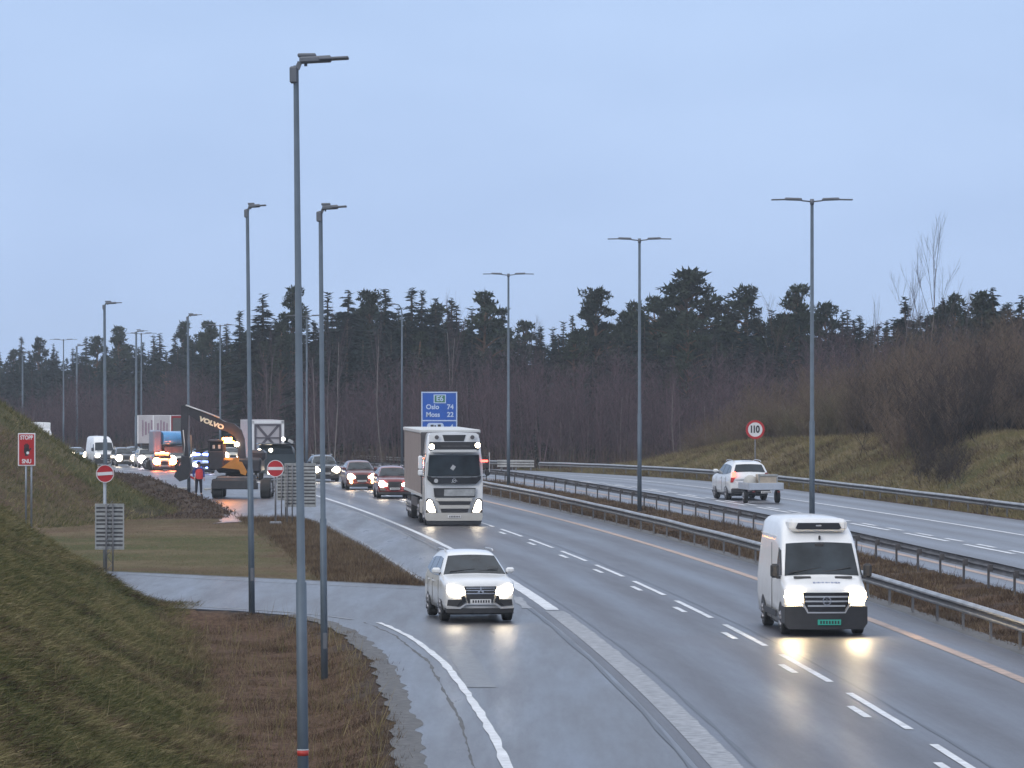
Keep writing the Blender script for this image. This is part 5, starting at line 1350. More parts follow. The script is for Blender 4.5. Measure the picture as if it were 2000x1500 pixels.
p = P(388, 969); person("worker in blue jacket and red safety vest standing between the excavator and the dug-up verge", p.x, p.y, .03, 1.86, R(10))
# striped work-zone barrier beside the worker
p = P(375, 951); e = empty("work_barrier", "small red and white work barrier frame left of the worker", "barrier", (p.x, p.y, g1(p.x, p.y)), R(8))
for dx in (-.16, .16): MB().tube([(dx, 0, -.15), (dx, 0, .78)], .035, 8).build("leg", M['signwhite'], e)
MB().box((0, 0, .76), (.36, .05, .08), ch=.01).build("top_board", M['signwhite'], e)
MB().box((0, -.001, .6), (.3, .04, .12), ry=.5).build("red_stripe", M['signred'], e)
for px, py, w_ in ((356, 955, 36), (413, 956, 30)):
    p = P(px, py + 2); s_ = F / p.y
    e = empty("kerb_plank", "pale plank lying on the verge left of the worker" if px < 400 else "pale plank lying under the excavator's left side", "plank", (p.x, p.y, g1(p.x, p.y) + .1), R(3))
    MB().box((0, 0, 0), (w_ / s_, .22, .09), ch=.02).box((w_ / s_ * .35, 0, -.08), (.1, .2, .12)).box((-w_ / s_ * .35, 0, -.08), (.1, .2, .12)).build("board", M['offwhite'], e)
# ------------------------------------------------------------------ vegetation
rng = np.random.default_rng(7)
def leafmat(name, c0, c1, rough=.8, rnd=.35):
    m = bpy.data.materials.new(name); m.use_nodes = True; n = m.node_tree; b = n.nodes["Principled BSDF"]
    b.inputs['Roughness'].default_value = rough; b.inputs['Specular IOR Level'].default_value = .08
    t = n.nodes.new("ShaderNodeTexCoord"); z = n_new(n, "ShaderNodeTexNoise", Scale=.9, Detail=4); n.links.new(t.outputs['Object'], z.inputs['Vector'])
    oi = n.nodes.new("ShaderNodeObjectInfo"); ge = n.nodes.new("ShaderNodeNewGeometry")
    c = mixc(n, ramp(n, z.outputs['Fac'], .3, .7), c0, c1)
    mr = n_new(n, "ShaderNodeMapRange"); mr.inputs['To Min'].default_value = 1 - rnd; mr.inputs['To Max'].default_value = 1 + rnd; n.links.new(ge.outputs['Random Per Island'], mr.inputs['Value'])
    mo = n_new(n, "ShaderNodeMapRange"); mo.inputs['To Min'].default_value = .75; mo.inputs['To Max'].default_value = 1.25; n.links.new(oi.outputs['Random'], mo.inputs['Value'])
    mu = n.nodes.new("ShaderNodeMath"); mu.operation = 'MULTIPLY'; n.links.new(mr.outputs[0], mu.inputs[0]); n.links.new(mo.outputs[0], mu.inputs[1])
    vm = n.nodes.new("ShaderNodeVectorMath"); vm.operation = 'SCALE'; n.links.new(c, vm.inputs[0]); n.links.new(mu.outputs[0], vm.inputs['Scale'])
    n.links.new(vm.outputs[0], b.inputs['Base Color']); return m
M['spruce'] = leafmat("spruce_needles", (.010, .019, .020), (.021, .032, .027))
M['pine'] = leafmat("pine_needles", (.017, .027, .020), (.040, .048, .030))
M['bark'] = leafmat("conifer_bark", (.05, .038, .032), (.09, .065, .05))
M['pinebark'] = leafmat("pine_bark", (.07, .045, .035), (.15, .085, .05))
M['birch'] = leafmat("birch_bark", (.12, .11, .105), (.22, .20, .185))
M['twig'] = leafmat("purple_brown_twigs", (.070, .047, .056), (.110, .075, .086), rnd=.5)
M['twig2'] = leafmat("brown_shrub_twigs", (.08, .058, .044), (.13, .095, .07), rnd=.5)
M['twigpale'] = leafmat("grey_twigs", (.09, .08, .085), (.14, .12, .125))
def tris(P0, P1, w, flat=None):
    """slender triangles from base P0 (width w) to tip P1"""
    d = P1 - P0; r_ = rng.normal(size=P0.shape); s_ = np.cross(d, r_); s_ /= (np.linalg.norm(s_, axis=1, keepdims=True) + 1e-9)
    w = np.asarray(w).reshape(-1, 1) if np.ndim(w) else w
    V = np.stack([P0 - s_ * w / 2, P0 + s_ * w / 2, P1], 1).reshape(-1, 3)
    return V
def soup(name, V, m, parent=None): return link_np(name, V, np.arange(len(V)).reshape(-1, 3), 3, m, parent)
def spruce_mesh(h, rad, seed, dens=1.0):
    g = np.random.default_rng(seed); A = []; B = []; Wd = []
    z = h * .06
    while z < h * .985:
        t = z / h; n = int(6 * dens) + 1; ln = rad * (1 - t) ** .95 * g.uniform(.7, 1.2) + .05
        ph = g.uniform(0, 6.28)
        for k in range(n):
            a = ph + 6.283 * k / n + g.normal() * .25; l_ = ln * g.uniform(.6, 1.15); up = .25 - .75 * (1 - t)
            zj = g.uniform(-.22, .22); ca_, sa = math.cos(a), math.sin(a); m_ = max(3, int(l_ / .32))
            for j in range(m_):
                u0 = j / m_; x0 = np.array([ca_ * l_ * u0, sa * l_ * u0, z + zj + up * l_ * u0 * .5 - .12 * u0 * l_])
                sp = (l_ / m_ * 1.7 + .04 + .06 * (1 - t)) * g.uniform(.7, 1.25)
                for sg in (-1, 1, 0):
                    aa = a + sg * g.uniform(.5, 1.0); tip = x0 + np.array([math.cos(aa) * sp, math.sin(aa) * sp, -sp * g.uniform(.1, .6)])
                    A.append(x0); B.append(tip); Wd.append(sp * g.uniform(.35, .6))
        z += (.26 - .10 * t) * g.uniform(.7, 1.3)
    for k in range(6): a = g.uniform(0, 6.28); zz_ = h * g.uniform(.93, .99); A.append(np.array([0, 0, zz_])); B.append(np.array([.25 * math.cos(a), .25 * math.sin(a), zz_ + .15])); Wd.append(.1)
    A = np.array(A); B = np.array(B)
    global rng; sv = rng; rng = g; V = tris(A, B, np.array(Wd)); rng = sv
    return V
def pine_mesh(h, rad, seed, low=.45, flat=.6, ncl=30):
    g = np.random.default_rng(seed); Vs = []; limbs = []
    for k in range(ncl):
        t = low + (1 - low) * (k + g.uniform()) / ncl; qq = (t - low) / (1 - low); prof = max(0, 1 - qq ** 1.8) ** .75 * min(1, .45 + 2.2 * qq)
        a = g.uniform(0, 6.28); r_ = rad * prof * g.uniform(.35, 1.05) if t < .93 else rad * .2 * g.uniform()
        c = np.array([r_ * math.cos(a), r_ * math.sin(a), h * t + g.uniform(0, .4)]); limbs.append((np.array([0, 0, h * t - r_ * .35]), c))
        nn = 120; cr_ = g.uniform(.36, .74) * (rad / 2.6) ** .5
        q = g.normal(size=(nn, 3)); q /= np.linalg.norm(q, axis=1, keepdims=True); q *= g.uniform(.2, 1, (nn, 1)) ** .5 * cr_; q[:, 2] *= flat
        p0 = c + q; p1 = p0 + g.normal(size=(nn, 3)) * .11 + np.array([0, 0, .07]) + q * .12
        global rng; sv = rng; rng = g; Vs.append(tris(p0, p1, g.uniform(.10, .20, nn))); rng = sv
    return np.concatenate(Vs), limbs
def trunk_mb(h, r0, r1, limbs=None, wob_=.0, seed=0):
    m = MB(); g = random.Random(seed); pts = []; n = 8
    for i in range(n + 1): t = i / n; pts.append((g.uniform(-1, 1) * wob_ * t, g.uniform(-1, 1) * wob_ * t, -.4 + (h + .4) * t))
    m.tube(pts, [r0 + (r1 - r0) * i / n for i in range(n + 1)], 7)
    for a, b in (limbs or []): mid = (a + b) / 2 + np.array([0, 0, .1]); m.tube([a, mid, b], [.07, .05, .02], 4, caps=False)
    return m
protos = {}
def proto(kind, i):
    if (kind, i) in protos: return protos[(kind, i)]
    if kind == 'spruce':
        h = 10.0; rad = (1.75, 1.35, 2.1, 1.6, 1.1)[i]
        V = spruce_mesh(h, rad, 100 + i, (1, .9, 1.1, .8, .9)[i])
        cm = soup("crown", V, M['spruce']).data; tm = trunk_mb(h * .97, .16, .02).build("trunk", M['bark']).data
    else:
        h = 10.0
        par = ((2.1, .42, .5, 44), (2.7, .50, .42, 54), (1.6, .45, .6, 34), (2.0, .60, .45, 26), (1.4, .30, .7, 40), (1.8, .5, .5, 30), (2.4, .38, .45, 46), (1.2, .4, .6, 24))[i]
        V, lb = pine_mesh(h, par[0], 200 + i, par[1], par[2], par[3])
        cm = soup("crown", V, M['pine']).data; tm = trunk_mb(h * .97, .17, .04, lb, .15, i).build("trunk", M['pinebark']).data
    for ob_ in [ob_ for ob_ in sc.objects if ob_.data in (cm, tm)]: bpy.data.objects.remove(ob_)
    protos[(kind, i)] = (cm, tm); return protos[(kind, i)]
def conifer(kind, i, x, y, z, h, rz, label, group=None, wide=1.0):
    cm, tm = proto(kind, i); k = h / 10.0
    o = empty("spruce_tree" if kind == 'spruce' else "pine_tree", label, "tree", (x, y, z), rz, group)
    o.scale = (k * wide, k * wide, k)
    mesh_obj("crown", cm, None, o); mesh_obj("trunk", tm, None, o); return o
def gz(x, y):
    return g1(x, y)
# skyline, read off the photograph: pixel of the tip, distance, kind, variant, width factor
SKY = [(468, 603, 430, 's', 1, 1.0, "slim spruce tip just left of the lamp at the excavator"), (513, 573, 420, 's', 0, 1.35, "broad open-topped spruce between the two left street lamps"),
       (571, 572, 420, 'p', 4, 1.0, "narrow pine rising against the left edge of the nearest lamp pole"), (640, 570, 425, 's', 3, 1.1, "spruce with layered top directly right of the second near lamp pole"),
       (680, 565, 420, 's', 2, 1.2, "broad dark spruce at the left of the dense clump mid-skyline"), (722, 575, 425, 'p', 0, .9, "leaning pine between two spruces left of the gooseneck lamp"),
       (753, 563, 420, 's', 2, 1.1, "tall pointed spruce immediately left of the gooseneck lamp top"), (804, 557, 415, 's', 1, 1.3, "tallest spruce on the skyline right of the gooseneck lamp"),
       (824, 566, 415, 's', 0, 1.0, "spruce shoulder to shoulder right of the tallest spruce"), (851, 582, 415, 's', 3, 1.1, "pointed spruce above the articulated lorry"),
       (882, 577, 412, 's', 1, 1.1, "slim spruce above the lorry's right half"), (922, 600, 412, 's', 4, 1.3, "small spruce left of the crooked pine"),
       (948, 580, 405, 'p', 3, 1.0, "crooked flat-topped pine left of the third median lamp"), (982, 600, 410, 's', 2, .9, "spruce behind the third median lamp pole"),
       (1055, 633, 400, 's', 1, 1.0, "low spruce tip right of the bare crown by the third median lamp"), (1080, 640, 400, 's', 4, 1.1, "little spruce in the dip between median lamps"),
       (1100, 628, 400, 's', 3, .9, "spruce tip left of the round-crowned pine"), (1118, 612, 398, 's', 1, .8, "slim spruce close to the left of the round-crowned pine"),
       (1164, 572, 395, 'p', 0, .95, "round-crowned pine standing alone between median lamps"), (1206, 622, 395, 's', 4, .9, "tiny spruce tip left of the second median lamp"),
       (1240, 605, 392, 'p', 2, 1.2, "dark pine crown hugging the second median lamp pole"), (1278, 590, 390, 'p', 3, 1.0, "ragged pine immediately right of the second median lamp"),
       (1292, 610, 395, 's', 1, .8, "narrow spruce left of the largest pine"), (1343, 544, 385, 'p', 1, 1.25, "largest pine on the skyline with wide layered crown"),
       (1422, 575, 385, 's', 4, 1.0, "thin-topped spruce right of the largest pine"), (1458, 575, 382, 'p', 2, 1.3, "blunt pine midway between largest pine and first median lamp"),
       (1507, 605, 382, 's', 3, 1.0, "spruce below the bare dead top"), (1553, 571, 378, 'p', 4, 1.2, "oval pine left of the first median lamp"),
       (1612, 600, 375, 'p', 0, .9, "flat pine immediately right of the first median lamp"), (1655, 605, 370, 's', 3, 1.0, "small spruce tip right of the flat pine"),
       (1680, 612, 370, 's', 1, 1.0, "spruce tip at the foot of the tall bare birch's left"), (1768, 578, 340, 's', 2, 1.0, "spruce just left of the tall bare birch"),
       (1842, 577, 345, 's', 1, .9, "narrow spruce right of the tall bare birch"), (1862, 590, 345, 'p', 2, .9, "bushy pine right of the narrow spruce on the bank"),
       (1885, 592, 345, 's', 3, .9, "small spruce between bushy pines at the right"), (1912, 585, 340, 'p', 4, 1.2, "rounded pine near the right skyline"),
       (1939, 560, 340, 's', 2, 1.05, "tallest spruce near the right edge of the picture"), (1968, 590, 340, 's', 0, .9, "spruce near the right margin, lower than its neighbour"), (1995, 575, 335, 's', 2, 1.0, "spruce cut by the right edge of the picture"),
       (42, 655, 640, 's', 1, 1.0, "hazy spruce tip at the far left skyline"), (75, 668, 630, 'p', 2, 1.0, "hazy low pine between two far left spruce tips"), (105, 672, 620, 's', 4, 1.0, "hazy slim spruce left of the farthest double lamp"),
       (168, 655, 600, 's', 1, 1.1, "hazy pointed spruce left of the lamp above the white van"), (190, 662, 590, 'p', 0, .8, "hazy pine just left of the lamp above the white van"),
       (234, 647, 570, 'p', 4, 1.2, "hazy tall pine right of the lamp above the white van"), (300, 655, 560, 's', 4, 1.2, "hazy spruce right of the twin distant lamps"), (312, 650, 560, 's', 3, 1.2, "hazy spruce second from the twin distant lamps"),
       (342, 648, 545, 's', 1, 1.1, "hazy spruce left of the lamp above the excavator boom"), (358, 638, 540, 'p', 4, 1.0, "pine touching the lamp above the excavator boom"),
       (395, 655, 520, 'p', 0, .9, "yellow-green pine between the two lamps above the excavator"), (412, 638, 500, 'p', 4, 1.1, "olive pine crown under the distant double lamp"), (442, 632, 480, 's', 3, 1.1, "dark spruce right of the distant double lamp")]
rnd = random.Random(5)
for px, py, Y, kd, i, wide, lb in SKY:
    x = at(px, Y); z = gz(x, Y); h = CAM_H + (HZ - py) / F * Y - z
    conifer('spruce' if kd == 's' else 'pine', i, x, Y, z, h, rnd.uniform(0, 6.28), lb, wide=wide * (1.45 if kd == 's' else 1.0))
# the mass of the forest behind and between
tops_x = [0, 60, 120, 200, 260, 330, 400, 460, 520, 600, 660, 740, 820, 880, 940, 1000, 1060, 1160, 1240, 1340, 1420, 1500, 1600, 1700, 1800, 1900, 2000]
tops_y = [682, 684, 684, 676, 674, 668, 658, 640, 618, 610, 606, 600, 598, 606, 618, 634, 648, 636, 624, 606, 610, 616, 622, 622, 608, 596, 588]
cnt = 0
for row, (dy, dh) in enumerate(((-16, 48), (2, 26), (12, 16), (24, 10))):
    px = -60 + row * 7
    while px < 2080:
        Yb = float(np.interp(px, [0, 300, 450, 600, 1000, 1400, 1700, 2000], [610, 560, 450, 420, 408, 388, 362, 345])) + dy + rnd.uniform(-6, 6)
        x = at(px, Yb); z = gz(x, Yb)
        py = float(np.interp(px, tops_x, tops_y)) + dh * rnd.uniform(-.15, 1.25) + rnd.uniform(-10, 16)
        h = CAM_H + (HZ - py) / F * Yb - z
        kd = 'spruce' if rnd.random() < .93 else 'pine'
        conifer(kd, rnd.randrange(5 if kd == 'spruce' else 8), x, Yb, z, max(h, 4), rnd.uniform(0, 6.28),
                ("dark spruce within the dense forest mass behind the motorway" if kd == 'spruce' else "dark pine within the dense forest mass behind the motorway"),
                "conifers massed in the forest behind the motorway" if kd == 'spruce' else "pines massed in the forest behind the motorway", wide=rnd.uniform(1.25, 1.75) if kd == 'spruce' else rnd.uniform(.95, 1.3))
        px += rnd.uniform(22, 33) * (.8 if px < 400 else 1.0); cnt += 1
# two darker spruces standing in front of the bare thicket
for px, pt_, pb, Y, lb in ((1157, 695, 880, 372, "dark narrow spruce standing in front of the purple bare thicket"), (1015, 752, 885, 368, "small dark spruce in the bare thicket right of the third median lamp"), (1050, 800, 895, 362, "short bushy spruce at the forest foot left of the second median lamp")):
    x = at(px, Y); z = gz(x, Y); h = CAM_H + (HZ - pt_) / F * Y - z
    conifer('spruce', 1, x, Y, z, h, 1.0, lb, wide=1.3)
# ---- bare saplings: numpy generated stems with rising twigs
def saplings(name, spots, m, label, tw=26, wd=.045, lean=.10, up=.85, kind="stuff", tlen=.20):
    Vs = []; g = np.random.default_rng(abs(hash(name)) % 1 + 11)
    global rng
    spots = np.array(spots); n = len(spots)
    base = spots[:, :3]; h = spots[:, 3:4]; d = np.concatenate([g.normal(size=(n, 2)) * lean, np.ones((n, 1))], 1); d /= np.linalg.norm(d, axis=1, keepdims=True)
    tip = base + d * h
    for _ in range(2): Vs.append(tris(base, tip, (wd * (h[:, 0] / 7) + .012)))
    for k in range(tw):
        t = g.uniform(.22, .98, (n, 1)); p0 = base + d * h * t; a = g.uniform(0, 6.283, (n, 1)); ln = h * tlen * (1.15 - t) * g.uniform(.5, 1.4, (n, 1)) + .25
        dr = np.concatenate([np.cos(a), np.sin(a), np.full((n, 1), up) + g.uniform(0, .8, (n, 1))], 1); dr /= np.linalg.norm(dr, axis=1, keepdims=True)
        p1 = p0 + dr * ln; Vs.append(tris(p0, p1, wd * .45))
        for q in range(2):
            u_ = g.uniform(.3, .8, (n, 1)); p2 = p0 + (p1 - p0) * u_; dr2 = dr + g.normal(size=(n, 3)) * .45; dr2[:, 2] = np.abs(dr2[:, 2]); Vs.append(tris(p2, p2 + dr2 * ln * .5, wd * .32))
    o = soup(name, np.concatenate(Vs), m)
    return tag(o, label, None, None, kind)
def spots_px(n, x0, x1, Yf, depth, topf, seed, hmin=2.0):
    g = random.Random(seed); S = []
    for _ in range(n):
        px = g.uniform(x0, x1); Y = Yf(px) + g.uniform(0, depth); x = at(px, Y); z = gz(x, Y) - .1
        h = (CAM_H + (HZ - topf(px)) / F * Y - z) * g.uniform(.62, 1.05); S.append((x, Y, z, max(h, hmin)))
    return S
fy_ = lambda px: float(np.interp(px, [0, 300, 450, 620, 980, 1200, 1400, 1700, 2000], [470, 452, 420, 385, 356, 350, 338, 322, 300]))
ft_ = lambda px: float(np.interp(px, [0, 200, 400, 600, 700, 850, 1000, 1100, 1300, 1450, 1700, 2000], [760, 740, 730, 720, 715, 700, 690, 690, 700, 690, 640, 640])) + 14 * math.sin(px * .03) + 10 * math.sin(px * .071)
saplings("bare_thicket", spots_px(2600, -40, 2050, fy_, 30, ft_, 3), M['twig'], "mass of bare purple-brown saplings in front of the conifers", tw=30, wd=.075)
# shrubs on the right-hand bank
fy2 = lambda px: float(np.interp(px, [1330, 1480, 1700, 1850, 2050], [318, 296, 268, 246, 238]))
ft2 = lambda px: float(np.interp(px, [1330, 1400, 1480, 1560, 1650, 1750, 1850, 1950, 2050], [860, 800, 745, 720, 690, 650, 630, 615, 610])) + 10 * math.sin(px * .05)
saplings("bank_scrub", spots_px(900, 1345, 2060, fy2, 26, ft2, 4), M['twig2'], "mass of bare brown scrub growing along the top of the right bank", tw=30, wd=.045, lean=.22, tlen=.24)
# low dead brush along forest foot
fy3 = lambda px: fy_(px) - 4
saplings("forest_edge_brush", spots_px(1100, -40, 1420, fy3, 8, lambda px: float(np.interp(px, [0, 600, 1420], [850, 862, 868])), 6, .8), M['twig2'], "low dry brush along the foot of the forest", tw=8, wd=.04, lean=.3)
def bare_tree(h, seed, spread=.5, m=None, name="bare_tree", r0=.14, levels=4, fork=0.32, upr=.6):
    g = random.Random(seed); tr_ = MB(); br = MB(); cnt = [0]
    def grow(p, d, ln, r_, lv):
        n = 4; pts = [p]; q = p.copy(); dd = d.copy()
        for i in range(n):
            dd = (dd + Vector((g.gauss(0, .07), g.gauss(0, .07), upr * .12))).normalized(); q = q + dd * ln / n; pts.append(q.copy())
        (tr_ if lv == 0 else br).tube(pts, [r_ * (1 - .55 * i / n) for i in range(n + 1)], 6 if lv < 2 else 3, caps=False)
        if lv >= levels: return
        k = (8, 5, 4, 3)[min(lv, 3)]
        for j in range(k):
            t = fork + (1 - fork) * (j + g.random() * .8) / k; i = min(int(t * n), n - 1); b_ = pts[i].lerp(pts[i + 1], t * n - i)
            a = g.uniform(0, 6.28); out_ = Vector((math.cos(a), math.sin(a), 0)); nd_ = (dd * .9 + out_ * spread * g.uniform(.7, 1.3) + Vector((0, 0, upr * .4))).normalized()
            grow(b_, nd_, ln * (.55 if lv else .42) * (1.25 - t * .6), max(r_ * .42, .009), lv + 1)
    grow(Vector((0, 0, -.3)), Vector((0, 0, 1)), h, r0, 0)
    return tr_, br
def place_bare(px, ptop, Y, seed, label, m, spread=.5, r0=.12, levels=3, fork=.32, zb=None, tree="bare_tree", cat="tree", wx_=1.0):
    x = at(px, Y); z = gz(x, Y) if zb is None else zb; h = CAM_H + (HZ - ptop) / F * Y - z
    o = empty(tree, label, cat, (x, Y, z), seed * 1.3)
    a, b = bare_tree(h, seed, spread, r0=r0, levels=levels, fork=fork)
    top = max(v[2] for v in a.v + b.v); kz = h / top
    for q_ in (a, b): q_.v = [(v[0] * kz * wx_, v[1] * kz * wx_, v[2] * kz) for v in q_.v]
    a.build("trunk", m, o); b.build("branches", m, o); return o
place_bare(1800, 410, 300, 3, "tall bare birch with slender upswept branches rising high above the right bank", M['twigpale'], wx_=.8, spread=.42, r0=.085, levels=3, fork=.42)
place_bare(1738, 515, 296, 8, "bare slender tree left of the tall bare birch", M['twigpale'], spread=.35, r0=.05, levels=3, fork=.4)
place_bare(1690, 570, 300, 9, "faint thin bare tree farthest left on the right bank skyline", M['twigpale'], spread=.3, r0=.05, levels=2, fork=.4)
place_bare(1870, 560, 300, 12, "bare tree with fine twigs right of the tall birch", M['twigpale'], spread=.4, r0=.045, levels=3, fork=.4)
place_bare(1025, 612, 395, 14, "rounded bare birch crown right of the third median lamp", M['twigpale'], spread=.6, r0=.07, levels=3, fork=.55)
place_bare(1507, 558, 375, 15, "dead-looking bare top above the spruces left of the first median lamp", M['bark'], spread=.8, r0=.08, levels=2, fork=.6)
place_bare(1415, 572, 384, 16, "sparse dead tree top right of the largest pine", M['bark'], spread=.7, r0=.07, levels=2, fork=.6)
# pale birch trunks among the thicket
bt = [(1320, 735, 880), (1329, 770, 875), (1372, 790, 850), (1148, 800, 895), (1125, 790, 900), (1112, 800, 900), (1089, 790, 900), (1098, 810, 900), (1280, 800, 895), (1040, 720, 860), (652, 660, 740), (648, 690, 790), (618, 690, 730), (867, 640, 720), (880, 650, 720), (748, 655, 730), (810, 780, 880), (668, 820, 890), (690, 830, 895), (920, 740, 830), (898, 735, 800), (885, 740, 800), (535, 690, 780), (527, 700, 780), (1010, 740, 800), (1210, 770, 890)]
bproto = None
for i, (px, pt_, pb) in enumerate(bt):
    Y = 319 if 1310 < px < 1380 else 352 + (i % 5) * 2.5 if px > 1000 else 376 + (i % 5) * 3
    x = at(px, Y); z = gz(x, Y); h = CAM_H + (HZ - pt_) / F * Y - z
    if bproto is None:
        bproto = empty("birch_tree", "pale birch trunk standing among the bare thicket", "tree", (x, Y, z), 0, "pale birch trunks in the bare thicket")
        a, b = bare_tree(10, 40, .3, r0=.05, levels=2, fork=.45); a.build("trunk", M['birch'], bproto); b.build("branches", M['twig'], bproto); oo_ = bproto
    else:
        oo_ = bproto.copy(); sc.collection.objects.link(oo_)
        for ch in list(bproto.children):
            c2 = ch.copy(); sc.collection.objects.link(c2); c2.parent = oo_
    oo_.location = (x, Y, z); oo_.rotation_euler = (0, 0, i * 1.7); oo_.scale = (h / 10 * .9, h / 10 * .9, h / 10)
oo_ = None
# separate bushes standing out of the scrub
bush_protos = []
for bi, bm_ in enumerate(('twig2', 'twigolive', 'twigdark')):
    if bm_ == 'twigolive': M['twigolive'] = leafmat("olive_shrub_twigs", (.085, .07, .042), (.135, .11, .068), rnd=.5)
    if bm_ == 'twigdark': M['twigdark'] = leafmat("dark_bush_twigs", (.03, .024, .024), (.06, .045, .042), rnd=.5)
    g = random.Random(70 + bi)
    S = [(g.gauss(0, .5), g.gauss(0, .5), -.1, g.uniform(2.6, 5)) for _ in range(60)]
    ob_ = saplings("branches", S, M[bm_], None, tw=26, wd=.045, lean=.40, tlen=.24, kind=None); bush_protos.append(ob_.data); bpy.data.objects.remove(ob_)
g = random.Random(21)
for i in range(46):
    px = g.uniform(1345, 2040); Y = fy2(px) - 3 + g.uniform(-3, 9); x = at(px, Y)
    top = ft2(px) + g.uniform(20, 110); z = gz(x, Y) - .1; h = CAM_H + (HZ - top) / F * Y - z
    b_ = (1 if g.random() < .45 else 0) if px < 1720 else (2 if g.random() < .5 else 0)
    o = empty("bush", ("bare brown bush in the scrub on the right bank", "olive-brown bare bush in the scrub on the right bank", "dark bare bush in the scrub on the right bank")[b_], "bush", (x, Y, z), g.uniform(0, 6), ("brown bushes on the right bank", "olive bushes on the right bank", "dark bushes on the right bank")[b_])
    k_ = max(h, 2.0) / 5.4; o.scale = (k_, k_, k_); mesh_obj("branches", bush_protos[b_], None, o)
# big bush spilling down the bank
x = at(1850, 232); S = []
g = random.Random(9)
for k in range(90):
    a = g.uniform(0, 6.28); r_ = g.uniform(0, 1) ** .6
    Y = 231 + r_ * 5 * math.sin(a); x = at(1858, 232) + r_ * 2.4 * math.cos(a) - (235 - Y) * .0; S.append((x, Y, gz(x, Y) - .1, g.uniform(2.4, 6.5)))
o = saplings("large_bush", S, M['twigdark'] if 'twigdark' in M else M.setdefault('twigdark', leafmat("dark_bush_twigs", (.03, .024, .024), (.06, .045, .042), rnd=.5)), "big dark bare bush spilling down the grass bank below the tall birch", tw=34, wd=.04, lean=.42, tlen=.22, kind=None)
o["category"] = "bush"
S = []
for k in range(260):
    px = g.uniform(1725, 2010); Y = g.uniform(232, 248) - 5 * math.exp(-((px - 1860) / 50) ** 2); x = at(px, Y); S.append((x, Y, gz(x, Y) - .1, g.uniform(1.4, 4.2)))
saplings("bank_scrub", S, M['twig2'], "front fringe of bare brown scrub spilling over the right bank's brow", tw=30, wd=.045, lean=.38, tlen=.25)
S = []
for k in range(190):
    Y = 225 + 19 * g.random() ** .7; px = 1832 + (Y - 219) * 1.9 + g.gauss(0, 10 + (Y - 219) * 2.2); x = at(px, Y); S.append((x, Y, gz(x, Y) - .1, g.uniform(.9, 2.2) + (Y - 219) * .09))
o = saplings("large_bush", S, M['twigdark'], "dark tangled bush sprawling down the bank face in front of the big bare bush", tw=34, wd=.045, lean=.5, tlen=.24, kind=None)
o["category"] = "bush"
S = []
for k in range(90):
    px = g.uniform(1795, 1880); Y = 212 + (1880 - px) * .10 + g.uniform(-2, 8); x = at(px, Y); S.append((x, Y, gz(x, Y) - .1, g.uniform(.8, 2.2)))
o = saplings("low_bush", S, M['twigdark'], "low dark brambles tumbling toward the guard rail beneath the big bush", tw=22, wd=.035, lean=.5, tlen=.3, kind=None)
o["category"] = "bush"
for px, py in ((1919, 942), (1935, 930), (1937, 922)): pass
S = []
for px, Y in ((1920, 186), (1928, 188), (1934, 190), (1939, 191)):
    x = at(px, Y); S.append((x, Y, gz(x, Y) - .05, .75))
for i_, q_ in enumerate(S):
    o = saplings("dead_seedling", [q_], M['twigdark'], "little dark dead plant standing on the right bank near the picture's edge", tw=10, wd=.06, lean=.1, tlen=.25, kind=None); o["category"] = "plant"; o["group"] = "dead plants on the right bank"

# ------------------------------------------------------------------ grass (stuff)
def grass_field(name, n, sampler, hmin, hmax, m, label, slope_lean=(.45, -.25, 0), blades=5, wd=.012, seed=1, spread=.09):
    g = np.random.default_rng(seed); X, Y, hk = sampler(g, n); Z = G(X, Y)
    c = np.stack([X, Y, Z], 1); Vs = []
    ln = (hmin + (hmax - hmin) * g.random(len(X)) ** 1.6) * hk
    for b in range(blades):
        p0 = c + np.concatenate([g.normal(size=(len(X), 2)) * spread, np.full((len(X), 1), -.02)], 1)
        dr = np.array(slope_lean) + np.concatenate([g.normal(size=(len(X), 2)) * .42, np.abs(g.normal(size=(len(X), 1))) * .35 + .55], 1); dr /= np.linalg.norm(dr, axis=1, keepdims=True)
        p1 = p0 + dr * ln[:, None] * g.uniform(.6, 1.2, (len(X), 1))
        global rng; sv = rng; rng = g; Vs.append(tris(p0, p1, wd * (.7 + .6 * g.random(len(X))))); rng = sv
    o = soup(name, np.concatenate(Vs), m); return tag(o, label, None, None, "stuff")
def bladesmat(name, cols, scale=.5, scale2=3.0):
    m = bpy.data.materials.new(name); m.use_nodes = True; n = m.node_tree; b = n.nodes["Principled BSDF"]
    b.inputs['Roughness'].default_value = .85; b.inputs['Specular IOR Level'].default_value = .06
    t = n.nodes.new("ShaderNodeTexCoord"); z = n_new(n, "ShaderNodeTexNoise", Scale=scale, Detail=6, Roughness=.65); n.links.new(t.outputs['Object'], z.inputs['Vector'])
    ge = n.nodes.new("ShaderNodeNewGeometry")
    ad = n.nodes.new("ShaderNodeMath"); ad.operation = 'MULTIPLY_ADD'; ad.inputs[1].default_value = .34; n.links.new(ge.outputs['Random Per Island'], ad.inputs[0]); n.links.new(z.outputs['Fac'], ad.inputs[2])
    r = n.nodes.new("ShaderNodeValToRGB"); e = r.color_ramp.elements; e[0].position = .42; e[0].color = cols[0] + (1,); e[1].position = .92; e[1].color = cols[-1] + (1,)
    for k, c in enumerate(cols[1:-1]): q = e.new(.42 + .5 * (k + 1) / (len(cols) - 1)); q.color = c + (1,)
    n.links.new(ad.outputs[0], r.inputs['Fac']); n.links.new(r.outputs[0], b.inputs['Base Color']); return m
M['gblade'] = bladesmat("green_grass_blades", [(.044, .052, .021), (.092, .100, .036), (.132, .128, .054), (.21, .18, .09), (.34, .28, .15)])
